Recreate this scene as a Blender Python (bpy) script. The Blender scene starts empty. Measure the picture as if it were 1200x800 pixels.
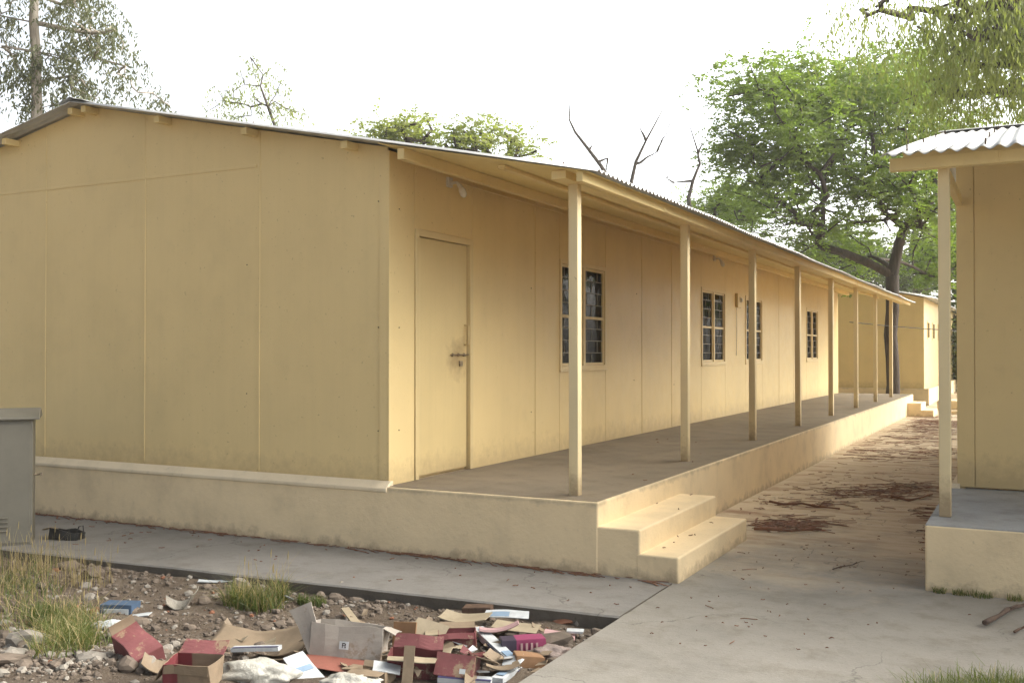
import bpy, bmesh, math, random
import numpy as np
from mathutils import Vector, Matrix, Euler, noise as mnoise
R = math.radians
random.seed(7)
RNG = np.random.default_rng(11)
S = bpy.context.scene
COL = S.collection

# ------------------------------------------------------------------ camera
cam_d = bpy.data.cameras.new('camera'); cam = bpy.data.objects.new('camera', cam_d); COL.objects.link(cam)
cam.location = (0, 0, 1.55); cam.rotation_euler = (R(90.63), 0, R(27.37))
cam_d.sensor_width = 36; cam_d.lens = 36*1182/1200; cam_d.clip_end = 3000; cam_d.clip_start = .05
S.camera = cam
CM = Euler((R(90.63), 0, R(27.37))).to_matrix()
def ray(px, py): return CM @ Vector(((px-600)/1182, (400-py)/1182, -1))
def at(px, py, d): return Vector((0, 0, 1.55)) + ray(px, py)*d          # a point at a distance in front
def gr(px, py, z=0.):
    r = ray(px, py); t = (z-1.55)/r.z
    return Vector((0, 0, 1.55)) + r*t

# ------------------------------------------------------------------ helpers
def tag(o, label=None, cat=None, group=None, kind=None):
    if label: o['label'] = label
    if cat: o['category'] = cat
    if group: o['group'] = group
    if kind: o['kind'] = kind
    return o
def empty(name, loc=(0, 0, 0), rz=0):
    o = bpy.data.objects.new(name, None); COL.objects.link(o); o.location = loc; o.rotation_euler = (0, 0, rz); o.empty_display_size = .1
    return o
def rotm(rx=0, ry=0, rz=0): return Euler((rx, ry, rz)).to_matrix()

class MB:
    def __init__(s): s.v = []; s.f = []; s.m = []; s.mi = 0
    def add(s, vs, fs):
        b = len(s.v); s.v += [tuple(v) for v in vs]; s.f += [tuple(i+b for i in f) for f in fs]; s.m += [s.mi]*len(fs)
    def box(s, x0, x1, y0, y1, z0, z1):
        s.add([(x0,y0,z0),(x1,y0,z0),(x1,y1,z0),(x0,y1,z0),(x0,y0,z1),(x1,y0,z1),(x1,y1,z1),(x0,y1,z1)],
              [(0,3,2,1),(4,5,6,7),(0,1,5,4),(1,2,6,5),(2,3,7,6),(3,0,4,7)])
    def obox(s, c, sz, m):
        c = Vector(c); h = Vector(sz)/2
        vs = [c + m @ Vector((h.x*a, h.y*b, h.z*d)) for d in (-1,1) for a,b in ((-1,-1),(1,-1),(1,1),(-1,1))]
        s.add(vs, [(0,3,2,1),(4,5,6,7),(0,1,5,4),(1,2,6,5),(2,3,7,6),(3,0,4,7)])
    def prism(s, poly, axis, a, b):
        n = len(poly)
        def P(p, t): return {'x': (t, p[0], p[1]), 'y': (p[0], t, p[1]), 'z': (p[0], p[1], t)}[axis]
        s.add([P(p, a) for p in poly]+[P(p, b) for p in poly],
              [tuple(range(n))[::-1], tuple(range(n, 2*n))]+[(i, (i+1) % n, n+(i+1) % n, n+i) for i in range(n)])
    def tube(s, pts, rad, n=6, cap=True):
        pts = [Vector(p) for p in pts]
        if not isinstance(rad, (list, tuple)): rad = [rad]*len(pts)
        t0 = (pts[1]-pts[0]).normalized()
        u = t0.orthogonal().normalized(); vs = []
        for i, p in enumerate(pts):
            t = (pts[min(i+1, len(pts)-1)]-pts[max(i-1, 0)]).normalized()
            u = (u - t*u.dot(t));  u = u.normalized() if u.length > 1e-6 else t.orthogonal().normalized()
            w = t.cross(u)
            for k in range(n):
                a = 2*math.pi*k/n; vs.append(p + (u*math.cos(a)+w*math.sin(a))*rad[i])
        fs = [(i*n+k, i*n+(k+1) % n, (i+1)*n+(k+1) % n, (i+1)*n+k) for i in range(len(pts)-1) for k in range(n)]
        if cap: fs += [tuple(range(n))[::-1], tuple((len(pts)-1)*n+k for k in range(n))]
        s.add(vs, fs)
    def grid(s, fn, nu, nv):
        vs = [fn(i/nu, j/nv) for j in range(nv+1) for i in range(nu+1)]
        s.add(vs, [(j*(nu+1)+i, j*(nu+1)+i+1, (j+1)*(nu+1)+i+1, (j+1)*(nu+1)+i) for j in range(nv) for i in range(nu)])
    def build(s, name, mats, parent=None, bevel=0, smooth=False, solid=0, seg=2):
        me = bpy.data.meshes.new(name); me.from_pydata(s.v, [], s.f)
        if not isinstance(mats, (list, tuple)): mats = [mats]
        for m in mats: me.materials.append(m)
        if len(mats) > 1: me.polygons.foreach_set('material_index', s.m)
        if smooth: me.polygons.foreach_set('use_smooth', [True]*len(s.f))
        bm = bmesh.new(); bm.from_mesh(me)
        if not solid: bmesh.ops.recalc_face_normals(bm, faces=bm.faces)
        bm.to_mesh(me); bm.free()
        o = bpy.data.objects.new(name, me); COL.objects.link(o)
        if parent: o.parent = parent
        if solid:
            md = o.modifiers.new('thick', 'SOLIDIFY'); md.thickness = solid; md.offset = 0
        if bevel:
            md = o.modifiers.new('bevel', 'BEVEL'); md.width = bevel; md.segments = seg; md.limit_method = 'ANGLE'; md.angle_limit = R(40)
        return o
def one_box(name, mat, parent, x0, x1, y0, y1, z0, z1, bevel=0):
    m = MB(); m.box(x0, x1, y0, y1, z0, z1); return m.build(name, mat, parent, bevel)
def copies(name, fn, mats, parent, places, **kw):
    first = None
    for p in places:
        if first is None:
            m = MB(); fn(m); first = m.build(name, mats, parent, **kw); o = first
        else:
            o = first.copy(); COL.objects.link(o)
        o.location = p
    return first
def raw_mesh(name, co, quads, mat, parent=None, smooth=False):
    """fast mesh of quads from numpy arrays"""
    me = bpy.data.meshes.new(name); n = len(quads)
    me.vertices.add(len(co)); me.vertices.foreach_set('co', np.asarray(co, np.float32).ravel())
    me.loops.add(n*4); me.loops.foreach_set('vertex_index', np.asarray(quads, np.int32).ravel())
    me.polygons.add(n); me.polygons.foreach_set('loop_start', np.arange(0, n*4, 4, dtype=np.int32))
    if smooth: me.polygons.foreach_set('use_smooth', np.ones(n, bool))
    me.update(calc_edges=True); me.validate()
    me.materials.append(mat)
    o = bpy.data.objects.new(name, me); COL.objects.link(o)
    if parent: o.parent = parent
    return o

# ------------------------------------------------------------------ materials
class NT:
    def __init__(s, name):
        s.mat = bpy.data.materials.new(name); s.mat.use_nodes = True; s.t = s.mat.node_tree; s.N = s.t.nodes; s.L = s.t.links
        s.b = s.N['Principled BSDF']; s.out = s.N['Material Output']
        s.geo = s.N.new('ShaderNodeNewGeometry'); s.tc = s.N.new('ShaderNodeTexCoord')
        s.vec = s.geo.outputs['Position']
    def noise(s, scale, detail=4, rough=.55, vec=None, stretch=None):
        n = s.N.new('ShaderNodeTexNoise'); n.inputs['Scale'].default_value = scale; n.inputs['Detail'].default_value = detail; n.inputs['Roughness'].default_value = rough
        v = vec or s.vec
        if stretch:
            mp = s.N.new('ShaderNodeMapping'); mp.inputs['Scale'].default_value = stretch; s.L.new(v, mp.inputs['Vector']); v = mp.outputs[0]
        s.L.new(v, n.inputs['Vector']); return n.outputs['Fac']
    def ramp(s, fac, stops):
        r = s.N.new('ShaderNodeValToRGB'); e = r.color_ramp.elements
        e[0].position = stops[0][0]; e[0].color = (*stops[0][1], 1) if not isinstance(stops[0][1], (int, float)) else (stops[0][1],)*3+(1,)
        e[1].position = stops[-1][0]; e[1].color = (*stops[-1][1], 1) if not isinstance(stops[-1][1], (int, float)) else (stops[-1][1],)*3+(1,)
        for p, c in stops[1:-1]:
            k = e.new(p); k.color = (*c, 1) if not isinstance(c, (int, float)) else (c, c, c, 1)
        s.L.new(fac, r.inputs[0]); return r.outputs[0]
    def mix(s, fac, a, b, mode='MIX'):
        m = s.N.new('ShaderNodeMix'); m.data_type = 'RGBA'; m.blend_type = mode
        for sock, v in ((m.inputs['Factor'], fac), (m.inputs['A'], a), (m.inputs['B'], b)):
            if isinstance(v, (int, float)): sock.default_value = v
            elif isinstance(v, tuple): sock.default_value = (*v, 1)
            else: s.L.new(v, sock)
        return m.outputs['Result']
    def math(s, op, a, b=None, clamp=False):
        m = s.N.new('ShaderNodeMath'); m.operation = op; m.use_clamp = clamp
        for i, v in enumerate((a, b)):
            if v is None: continue
            if isinstance(v, (int, float)): m.inputs[i].default_value = v
            else: s.L.new(v, m.inputs[i])
        return m.outputs[0]
    def sep(s, vec=None):
        n = s.N.new('ShaderNodeSeparateXYZ'); s.L.new(vec or s.vec, n.inputs[0]); return n.outputs
    def bump(s, h, strength=.3, dist=.01):
        b = s.N.new('ShaderNodeBump'); b.inputs['Strength'].default_value = strength; b.inputs['Distance'].default_value = dist
        s.L.new(h, b.inputs['Height']); s.L.new(b.outputs[0], s.b.inputs['Normal'])
    def col(s, c):
        if isinstance(c, tuple): s.b.inputs['Base Color'].default_value = (*c, 1)
        else: s.L.new(c, s.b.inputs['Base Color'])
    def rough(s, r):
        if isinstance(r, (int, float)): s.b.inputs['Roughness'].default_value = r
        else: s.L.new(r, s.b.inputs['Roughness'])
def mul(c, k): return tuple(x*k for x in c)

CREAM = (.755, .595, .305)
def paint_mat(name, base, rough=.38, dirt=True, brush=.5, foot=.38):
    n = NT(name)
    big = n.noise(.9, 5, .6); c = n.ramp(big, [(.25, mul(base, .9)), (.5, base), (.8, mul(base, 1.05))])
    streak = n.noise(1., 4, .6, stretch=(9, 9, .5)); c = n.mix(n.ramp(streak, [(.45, 0.), (.75, .11)]), c, mul(base, .72))
    z = n.sep()[2]; zz = n.math('ADD', z, n.math('MULTIPLY', n.math('SUBTRACT', n.noise(10, 6, .75), .5), .45)); c = n.mix(n.ramp(zz, [(.5, foot), (.72, 0.)]), c, (.27, .19, .115))
    c = n.mix(n.ramp(n.noise(1., 5, .7, stretch=(22, 22, 1.1)), [(.64, 0.), (.74, .09)]), c, mul(base, .45))
    c = n.mix(n.ramp(n.noise(4.5, 6, .7), [(.56, 0.), (.75, .25)]), c, mul(base, .8))
    if dirt:
        sp = n.noise(38, 2, .5); c = n.mix(n.ramp(sp, [(.72, 0.), (.76, .45)]), c, (.25, .17, .09))
    n.col(c); n.rough(n.ramp(n.noise(6, 3), [(.3, rough-.06), (.7, rough+.12)]))
    n.b.inputs['Specular IOR Level'].default_value = .22; n.bump(n.noise(55, 3, .6), .12*brush, .004); return n.mat
M = {}
M['paint'] = paint_mat('cream_wall_paint', CREAM, .36)
M['door_paint'] = paint_mat('cream_door_paint', (.70, .56, .30), .33, False, 1.2)
def door_mat():
    n = NT('grimy_door_paint'); base = (.70, .555, .28)
    c = n.ramp(n.noise(1.3, 5, .6), [(.3, mul(base, .93)), (.7, mul(base, 1.04))])
    c = n.mix(n.ramp(n.noise(1., 5, .65, stretch=(30, 30, .6)), [(.5, 0.), (.8, .22)]), c, mul(base, .7))
    d = n.N.new('ShaderNodeVectorMath'); d.operation = 'DISTANCE'; n.L.new(n.vec, d.inputs[0]); d.inputs[1].default_value = (-4.54, 7.72, 1.5)
    dd = n.math('ADD', d.outputs['Value'], n.math('MULTIPLY', n.math('SUBTRACT', n.noise(9, 5, .7), .5), .35))
    c = n.mix(n.ramp(dd, [(.03, .6), (.22, 0.)]), c, (.22, .13, .06))
    z = n.sep()[2]; zz = n.math('ADD', z, n.math('MULTIPLY', n.math('SUBTRACT', n.noise(12, 5, .7), .5), .3)); c = n.mix(n.ramp(zz, [(.52, .45), (.72, 0.)]), c, (.25, .17, .1))
    n.col(c); n.rough(.34); n.bump(n.noise(1., 4, .6, stretch=(60, 60, 2)), .15, .004); return n.mat
M['door_leaf'] = door_mat()
M['post_paint'] = paint_mat('cream_post_paint', (.74, .62, .38), .4, True, 1., .75)
M['beam_paint'] = paint_mat('cream_beam_paint', (.80, .64, .32), .45, True)
M['lining'] = paint_mat('cream_lining_paint', (.80, .66, .31), .5, False)
M['strip'] = paint_mat('cream_strip_paint', (.76, .62, .36), .4, False)

def plaster(name, base, dirtc=(.2, .14, .09), h=.16, rim=False):
    n = NT(name); z = n.sep()[2]
    c = n.ramp(n.noise(2.2, 6, .65), [(.25, mul(base, .82)), (.5, base), (.78, mul(base, 1.08))])
    c = n.mix(n.ramp(n.noise(1.2, 5, .7, stretch=(3, 3, 1)), [(.54, 0.), (.72, .22)]), c, mul(base, .62))
    # splashed mud above the ground and grime under the top edge
    zz = n.math('ADD', z, n.math('MULTIPLY', n.math('SUBTRACT', n.noise(7, 5, .7), .5), .28))
    c = n.mix(n.ramp(zz, [(0., .5), (h, 0.)]), c, dirtc)
    c = n.mix(n.ramp(n.noise(22, 5, .7), [(.62, 0.), (.72, .4)]), c, mul(base, .5))
    if rim:
        zt_ = n.math('SUBTRACT', z, n.math('MULTIPLY', n.math('SUBTRACT', n.noise(5, 6, .7), .35), .16))
        c = n.mix(n.ramp(zt_, [(.44, 0.), (.48, .45)]), c, (.21, .175, .125))
    n.col(c); n.rough(.85); n.bump(n.noise(30, 6, .65), .5, .006); return n.mat
M['plinth'] = plaster('cream_washed_plaster', (.78, .63, .40), h=.07, rim=True)
M['plinth_trim'] = plaster('pale_mortar', (.74, .63, .45), h=.01)

def concrete(name, base, sandy=False, crack=True):
    n = NT(name)
    c = n.ramp(n.noise(1.1, 8, .7), [(.25, mul(base, .68)), (.48, base), (.75, mul(base, 1.22))])
    c = n.mix(n.ramp(n.noise(4.5, 6, .7), [(.5, 0.), (.7, .55)]), c, (base[0]*.62, base[1]*.56, base[2]*.48))
    c = n.mix(n.ramp(n.noise(60, 3, .6), [(.62, 0.), (.7, .5)]), c, mul(base, .5))
    if sandy:
        xyz = n.sep()
        y = n.math('ADD', xyz[1], n.math('MULTIPLY', n.math('SUBTRACT', n.noise(.8, 6, .7), .5), 5.5))
        y = n.math('MULTIPLY', y, .05)
        sand = n.ramp(n.noise(3, 7, .7, stretch=(.6, 1.8, 1)), [(.3, (.31, .215, .13)), (.48, (.52, .415, .28)), (.7, (.60, .50, .36))])
        c = n.mix(n.ramp(y, [(.34, 0.), (.45, .9)]), c, sand)
        red = n.noise(1.3, 7, .72, stretch=(.7, 2.4, 1))
        rf = n.math('MULTIPLY', n.ramp(red, [(.52, 0.), (.64, .75)]), n.ramp(y, [(.36, 0.), (.5, 1.)]))
        c = n.mix(rf, c, (.20, .095, .045))
    if crack:
        v = n.N.new('ShaderNodeTexVoronoi'); v.feature = 'DISTANCE_TO_EDGE'; v.inputs['Scale'].default_value = .75
        d = n.N.new('ShaderNodeVectorMath'); d.operation = 'ADD'
        nz = n.N.new('ShaderNodeTexNoise'); nz.inputs['Scale'].default_value = 2.5; nz.inputs['Detail'].default_value = 6; n.L.new(n.vec, nz.inputs['Vector'])
        n.L.new(n.vec, d.inputs[0]); n.L.new(nz.outputs['Color'], d.inputs[1]); n.L.new(d.outputs[0], v.inputs['Vector'])
        msk = n.math('MULTIPLY', n.ramp(v.outputs['Distance'], [(0., .75), (.008, 0.)]), n.ramp(n.noise(.5, 2), [(.46, 0.), (.52, 1.)]))
        c = n.mix(msk, c, mul(base, .35))
    n.col(c); n.rough(.9)
    h = n.math('ADD', n.noise(9, 8, .7), n.math('MULTIPLY', n.noise(70, 3, .6), .35)); n.bump(h, .55, .012); return n.mat
M['lane'] = concrete('worn_path_concrete', (.225, .213, .188), sandy=True)
M['apron'] = concrete('grey_apron_concrete', (.19, .183, .172))
M['slab_edge'] = concrete('dark_slab_edge', (.13, .115, .095), crack=False)  # darker concrete tone for the slab's front face
M['floor'] = concrete('verandah_cement', (.18, .148, .104), crack=False)
M['floor_grey'] = concrete('grey_cement_screed', (.36, .37, .37), crack=False)

def soil_mat():
    n = NT('dry_soil')
    c = n.ramp(n.noise(2.3, 8, .72), [(.25, (.06, .042, .028)), (.48, (.13, .097, .068)), (.72, (.21, .17, .125))])
    c = n.mix(n.ramp(n.noise(30, 5, .7), [(.45, 0.), (.7, .6)]), c, (.085, .06, .045))
    c = n.mix(n.ramp(n.noise(75, 3, .6), [(.6, 0.), (.66, .8)]), c, (.24, .21, .17))
    n.col(c); n.rough(.95); n.bump(n.noise(45, 8, .75), 1., .03); return n.mat
M['soil'] = soil_mat()
def ground_mat():
    n = NT('dry_ground')
    c = n.ramp(n.noise(.4, 8, .7), [(.3, (.12, .10, .05)), (.5, (.22, .17, .11)), (.7, (.10, .11, .045))])
    n.col(c); n.rough(.95); n.bump(n.noise(6, 8, .75), .8, .05); return n.mat
M['ground'] = ground_mat()

def roof_mat():
    n = NT('galvanised_roof_sheet')
    c = n.ramp(n.noise(3, 6, .65), [(.3, (.40, .41, .41)), (.55, (.52, .53, .53)), (.75, (.60, .60, .59))])
    c = n.mix(n.ramp(n.noise(1.4, 6, .7, stretch=(1, 1, 1)), [(.55, 0.), (.75, .45)]), c, (.30, .26, .21))
    n.col(c); n.rough(.45); n.b.inputs['Metallic'].default_value = .35; n.bump(n.noise(40, 3), .1, .004); return n.mat
M['roof'] = roof_mat()
def simple(name, base, rough=.6, metal=0, var=.2, scale=12, bump=.15):
    n = NT(name); c = n.ramp(n.noise(scale, 5, .65), [(.28, mul(base, 1-var)), (.5, base), (.75, mul(base, 1+var*.6))])
    n.col(c); n.rough(rough); n.b.inputs['Metallic'].default_value = metal; n.bump(n.noise(scale*5, 3), bump, .004); return n.mat
M['cabinet'] = simple('grey_green_cabinet_paint', (.15, .142, .115), .5, 0, .15, 4)
M['steel'] = simple('worn_steel', (.36, .30, .22), .4, .8, .4, 40)
M['rust'] = simple('dark_rust', (.10, .06, .04), .8, .2, .4, 30)
M['dark'] = simple('dark_gap', (.03, .025, .02), .9)
M['interior'] = simple('shade_dark_interior', (.09, .06, .04), .9)  # dimness of the closed rooms put into a dark base colour
M['brown_frame'] = simple('brown_window_edge', (.16, .09, .045), .6)
M['bar'] = simple('grey_grille_paint', (.26, .235, .19), .5)
M['plastic_white'] = simple('aged_white_plastic', (.62, .58, .50), .4)
M['black_plastic'] = simple('black_plastic', (.02, .02, .02), .4)
def glass_mat():
    n = NT('window_glass'); tr = n.N.new('ShaderNodeBsdfTransparent'); tr.inputs[0].default_value = (.75, .7, .62, 1)
    gl = n.N.new('ShaderNodeBsdfGlossy'); gl.inputs['Roughness'].default_value = .03; gl.inputs[0].default_value = (.45, .45, .45, 1)
    lw = n.N.new('ShaderNodeFresnel'); lw.inputs[0].default_value = 1.22
    mx = n.N.new('ShaderNodeMixShader'); n.L.new(lw.outputs[0], mx.inputs[0]); n.L.new(tr.outputs[0], mx.inputs[1]); n.L.new(gl.outputs[0], mx.inputs[2])
    b = n.N.new('ShaderNodeBump'); b.inputs['Strength'].default_value = .12; b.inputs['Distance'].default_value = .02
    n.L.new(n.noise(3, 2), b.inputs['Height']); n.L.new(b.outputs[0], gl.inputs['Normal'])
    n.L.new(mx.outputs[0], n.out.inputs['Surface']); return n.mat
M['glass'] = glass_mat()
def bulb_mat():
    n = NT('bulb_glass'); n.col((.75, .72, .66)); n.rough(.15); return n.mat
M['bulb'] = bulb_mat()
def bark_mat(name, a, b):
    n = NT(name); c = n.ramp(n.noise(1., 6, .7, stretch=(14, 14, 2.5)), [(.3, a), (.65, b)]); n.col(c); n.rough(.9)
    n.bump(n.noise(1., 6, .7, stretch=(30, 30, 5)), .8, .03); return n.mat
M['bark'] = bark_mat('dark_bark', (.025, .018, .014), (.075, .055, .042))
M['bark_pale'] = bark_mat('pale_bark', (.20, .17, .14), (.42, .38, .32))
M['bark_dead'] = bark_mat('grey_dead_bark', (.05, .042, .035), (.12, .10, .085))
def leaf_mat(name, a, b, transl=.45, dead=None):
    n = NT(name); oi = n.noise(.9, 3, .6); r = n.N.new('ShaderNodeNewGeometry')
    c = n.mix(n.ramp(oi, [(.35, 0.), (.65, 1.)]), a, b)
    c = n.mix(n.math('MULTIPLY', r.outputs['Random Per Island'], .45), c, mul(b, 1.35))
    n.col(c); n.rough(.55)
    tl = n.N.new('ShaderNodeBsdfTranslucent'); cc = n.mix(1., c, (1.55, 1.7, .8), 'MULTIPLY'); n.L.new(cc, tl.inputs[0])
    mx = n.N.new('ShaderNodeMixShader'); mx.inputs[0].default_value = transl
    n.L.new(n.b.outputs[0], mx.inputs[1]); n.L.new(tl.outputs[0], mx.inputs[2]); n.L.new(mx.outputs[0], n.out.inputs['Surface'])
    return n.mat
M['leaf_main'] = leaf_mat('bright_green_leaf', (.085, .125, .028), (.16, .215, .05), .5)
M['leaf_euc'] = leaf_mat('grey_green_leaf', (.06, .07, .035), (.10, .11, .055), .3)
M['leaf_droop'] = leaf_mat('yellow_green_leaf', (.13, .16, .045), (.22, .24, .08), .5)
M['leaf_pale'] = leaf_mat('pale_green_leaf', (.14, .16, .07), (.19, .21, .10), .5)
M['leaf_dark'] = leaf_mat('deep_green_leaf', (.04, .065, .018), (.08, .11, .03), .35)
M['grass_green'] = leaf_mat('green_grass', (.06, .09, .026), (.12, .145, .045), .35)
M['grass_dry'] = leaf_mat('dry_grass', (.26, .20, .10), (.36, .29, .16), .3)
M['litter'] = simple('reddish_dry_bark', (.18, .082, .045), .85, 0, .65, 6)
M['twig'] = simple('brown_twig', (.085, .056, .042), .85, 0, .4, 20)
M['stone'] = simple('rubble_stone', (.14, .112, .088), .9, 0, .45, 3, .6)
M['stone_pale'] = simple('pale_stone', (.24, .22, .19), .9, 0, .25, 8, .6)
M['brick'] = simple('orange_brick', (.24, .105, .06), .9, 0, .25, 12, .6)

# ------------------------------------------------------------------ setting: ground, path, apron
def nz(x, y, s, z=0.): return mnoise.noise(Vector((x*s, y*s, z)))
g = MB(); g.grid(lambda u, v: ((u-.5)*600, (v-.5)*600, -.25), 8, 8); tag(g.build('ground', M['ground']), kind='structure')
def soil_z(x, y):
    f = -.068 + .018*nz(x, y, .9) + .026*nz(x, y, 3.1, 4) + .016*nz(x, y, 9, 8)
    e = max(0, min(1, (x+3.0)/.8)); f = f*(1-e*.0) - .015*e
    return f
g = MB(); nx, ny = 330, 180
g.grid(lambda u, v: (-14+u*16.6, -1.5+v*7.3, soil_z(-14+u*16.6, -1.5+v*7.3)), nx, ny)
tag(g.build('soil', M['soil'], smooth=True), kind='structure')
def apron_edge(x): return 5.42 + .065*(x+4.5) + .012*nz(x, 0, 2.1) + .006*nz(x, 3, 9)
g = MB(); g.mi = 0; xs = [-13+i*.1 for i in range(109)]; xs[-1] = -2.176
N = len(xs)
vs = []
for x in xs:
    y = apron_edge(x); vs += [(x, y+.012, 0), (x, 6.6, .0), (x, y, -.01), (x, y+.02, -.2)]
fs = []; g.add(vs, [])
for i in range(N-1):
    a, b = i*4, (i+1)*4
    g.f += [(a, b, b+1, a+1), (a+2, b+2, b, a)]; g.m += [0, 0]
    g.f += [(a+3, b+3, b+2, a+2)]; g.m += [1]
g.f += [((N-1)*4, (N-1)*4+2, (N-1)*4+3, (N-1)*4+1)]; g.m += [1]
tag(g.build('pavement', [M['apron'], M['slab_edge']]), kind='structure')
# concrete path between the two buildings, its near right corner left open to soil
g = MB(); nx = 150
def pathfn(u, v):
    y = 4.72+v*42; x = -2.164+u*16+(.012*nz(0, y, 2.3)+.008*nz(5, y, 9))*(u == 0)
    if u == 0 and y > 6.57: x = -2.75
    return (x, y, -.002+(.012*nz(x, y, .5)+.02 if y > 16 else .0))
g.grid(pathfn, 60, 420)
def pf2(u, v):
    x = -2.164+u*(1.45-.05*nz(0, v*6, 1)); return (x, .5+v*4.22, -.002)
g.grid(pf2, 8, 40)
g.add([(-2.164, .5, -.002), (-2.164, 46.7, -.002), (-2.164, 46.7, -.2), (-2.164, .5, -.2)], [(0, 1, 2, 3)])
tag(g.build('path', [M['lane']]), kind='structure')

# ------------------------------------------------------------------ building pieces
def corrugated(name, parent, axis, a0, a1, ridge, eave, zr, ze, pitch=.086, amp=.011, mat=None, jag=.008, lap=0.9):
    """sheet with waves across `axis`; slope runs from ridge to eave on the other axis"""
    n = int((a1-a0)/pitch*8); na = n+1
    a = np.linspace(a0, a1, na); t = np.array([0, .2, .4, .6, .8, 1.])
    wv = amp*np.cos(2*np.pi*a/pitch)
    sheet = np.floor((a-a0)/lap); wv = wv + .0035*((sheet % 2)) 
    jagv = jag*np.array([math.sin(k*12.9898)*.5 for k in sheet])
    co = []
    for tt in t:
        s_ = ridge + (eave-ridge)*tt + (jagv*np.sign(eave-ridge) if tt == 1 else 0)
        z_ = zr + (ze-zr)*tt + wv + .006*np.sin(a*1.7+tt*5)
        if axis == 'y': co.append(np.stack([np.full(na, 0.)+s_, a, z_], 1))
        else: co.append(np.stack([a, np.full(na, 0.)+s_, z_], 1))
    co = np.concatenate(co); i = np.arange(na-1)
    q = np.concatenate([np.stack([k*na+i, k*na+i+1, (k+1)*na+i+1, (k+1)*na+i], 1) for k in range(len(t)-1)])
    o = raw_mesh(name, co, q, mat or M['roof'], parent, True)
    md = o.modifiers.new('thick', 'SOLIDIFY'); md.thickness = .004; md.offset = 0
    return o
def roof_hooks(parent, pts, up=.035):
    return copies('roof_bolt', lambda m: m.tube([(0, 0, 0), (0, 0, up)], .006, 5), M['rust'], parent, pts)


# =================== main long building ===================
GY, WX, PX, PY = 6.62, -4.52, -2.716, 6.55
RX, RZ, SL = -7.93, 3.88, .206
YE = 27.15
def roofz(x): return RZ - SL*abs(x-RX)
B = tag(empty('building', (0, 0, 0)), 'long low cream block with corrugated roof and pillared verandah, filling the middle', 'building')
# plinth
m = MB(); m.box(-11.25, PX, PY, YE+.1, -.12, .5)
m.build('plinth', M['plinth'], B, .012)
m = MB(); m.grid(lambda u, v: (WX-.02+u*(PX-WX-.0), PY+.04+v*(YE+.0-PY), .5035 + .0015*nz(u*3, v*30, 1)), 6, 60)
for k in range(0):
    pass
fl = m.build('verandah_floor', M['floor'], B)
fl.modifiers.new('t', 'SOLIDIFY').thickness = .004
# mortar band at the foot of the gable
m = MB(); m.prism([(PY+.001, .455), (PY-.012, .465), (PY-.012, .49), (GY-.012, .54), (GY+.02, .54), (GY+.02, .47)], 'x', -11.25, WX+.03)
m.build('plinth_trim', M['plinth_trim'], B, .006)

# gable end wall, board panels with open joints
def toppoly(xa, xb, z0, drop=.006):
    pts = [(xa, z0), (xb, z0), (xb, roofz(xb)-drop)]
    if xa < RX < xb: pts.append((RX, RZ-drop))
    pts.append((xa, roofz(xa)-drop)); return pts
gm = MB(); gm.mi = 0
gx = [-11.34, -9.90, -8.55, -7.21, -5.86, WX]
gm.prism(toppoly(gx[0]+.01, gx[-1]-.08, .5), 'y', GY+.0145, GY+.07)
for a, b in zip(gx[:-1], gx[1:]):
    if b > -5.0:
        gm.prism(toppoly(a+.003, b-.0175, .53), 'y', GY, GY+.016)
    else:
        gm.prism([(a+.003, .53), (b-.003, .53), (b-.003, 3.132), (a+.003, 3.132)], 'y', GY, GY+.016)
        gm.prism(toppoly(a+.003, b-.003, 3.14), 'y', GY, GY+.016)
# a lip over the horizontal joint, cover beads at joints
gm.box(gx[0], -5.875, GY-.007, GY+.004, 3.127, 3.150)
for x in (-9.9, -8.55, -7.21, -5.86): gm.box(x-.002, x+.022, GY-.005, GY+.004, .56, roofz(x)-.02)
gm.build('gable_wall', M['paint'], B, .0015, seg=1)

# verandah wall
cuts = [6.62, 6.99, 7.95, 9.24, 9.84, 11.15, 12.39, 13.60, 15.02, 16.37, 17.67, 18.92, 20.3, 21.65, 23.03, 24.38, 25.7, YE]
DOOR = (6.99, 7.95); WIN = [(9.84, 11.15), (15.02, 16.37), (17.67, 18.92), (23.03, 24.38)]
WZ0, WZ1, DZ1 = 1.36, 2.555, 2.57
zt = roofz(WX)-.03
vm = MB()
for a, b in zip(cuts[:-1], cuts[1:]):
    holes = (.5, DZ1) if (a, b) == DOOR else ((WZ0, WZ1) if (a, b) in WIN else None)
    ab = a+.002 if a == cuts[0] else a
    spans = [(.5, zt)] if not holes else [(z0, z1) for z0, z1 in ((.5, holes[0]), (holes[1], zt)) if z1-z0 > .02]
    for z0, z1 in spans:
        vm.box(WX-.07, WX-.0145, ab, b, z0, z1)
        ga = .0 if a == cuts[0] else .003
        if a == cuts[0]: vm.box(WX-.016, WX, GY-.001, b-.003, z0+.002, z1)
        else: vm.box(WX-.016, WX, a+.003, b-.003, z0+.002, z1)
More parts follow.
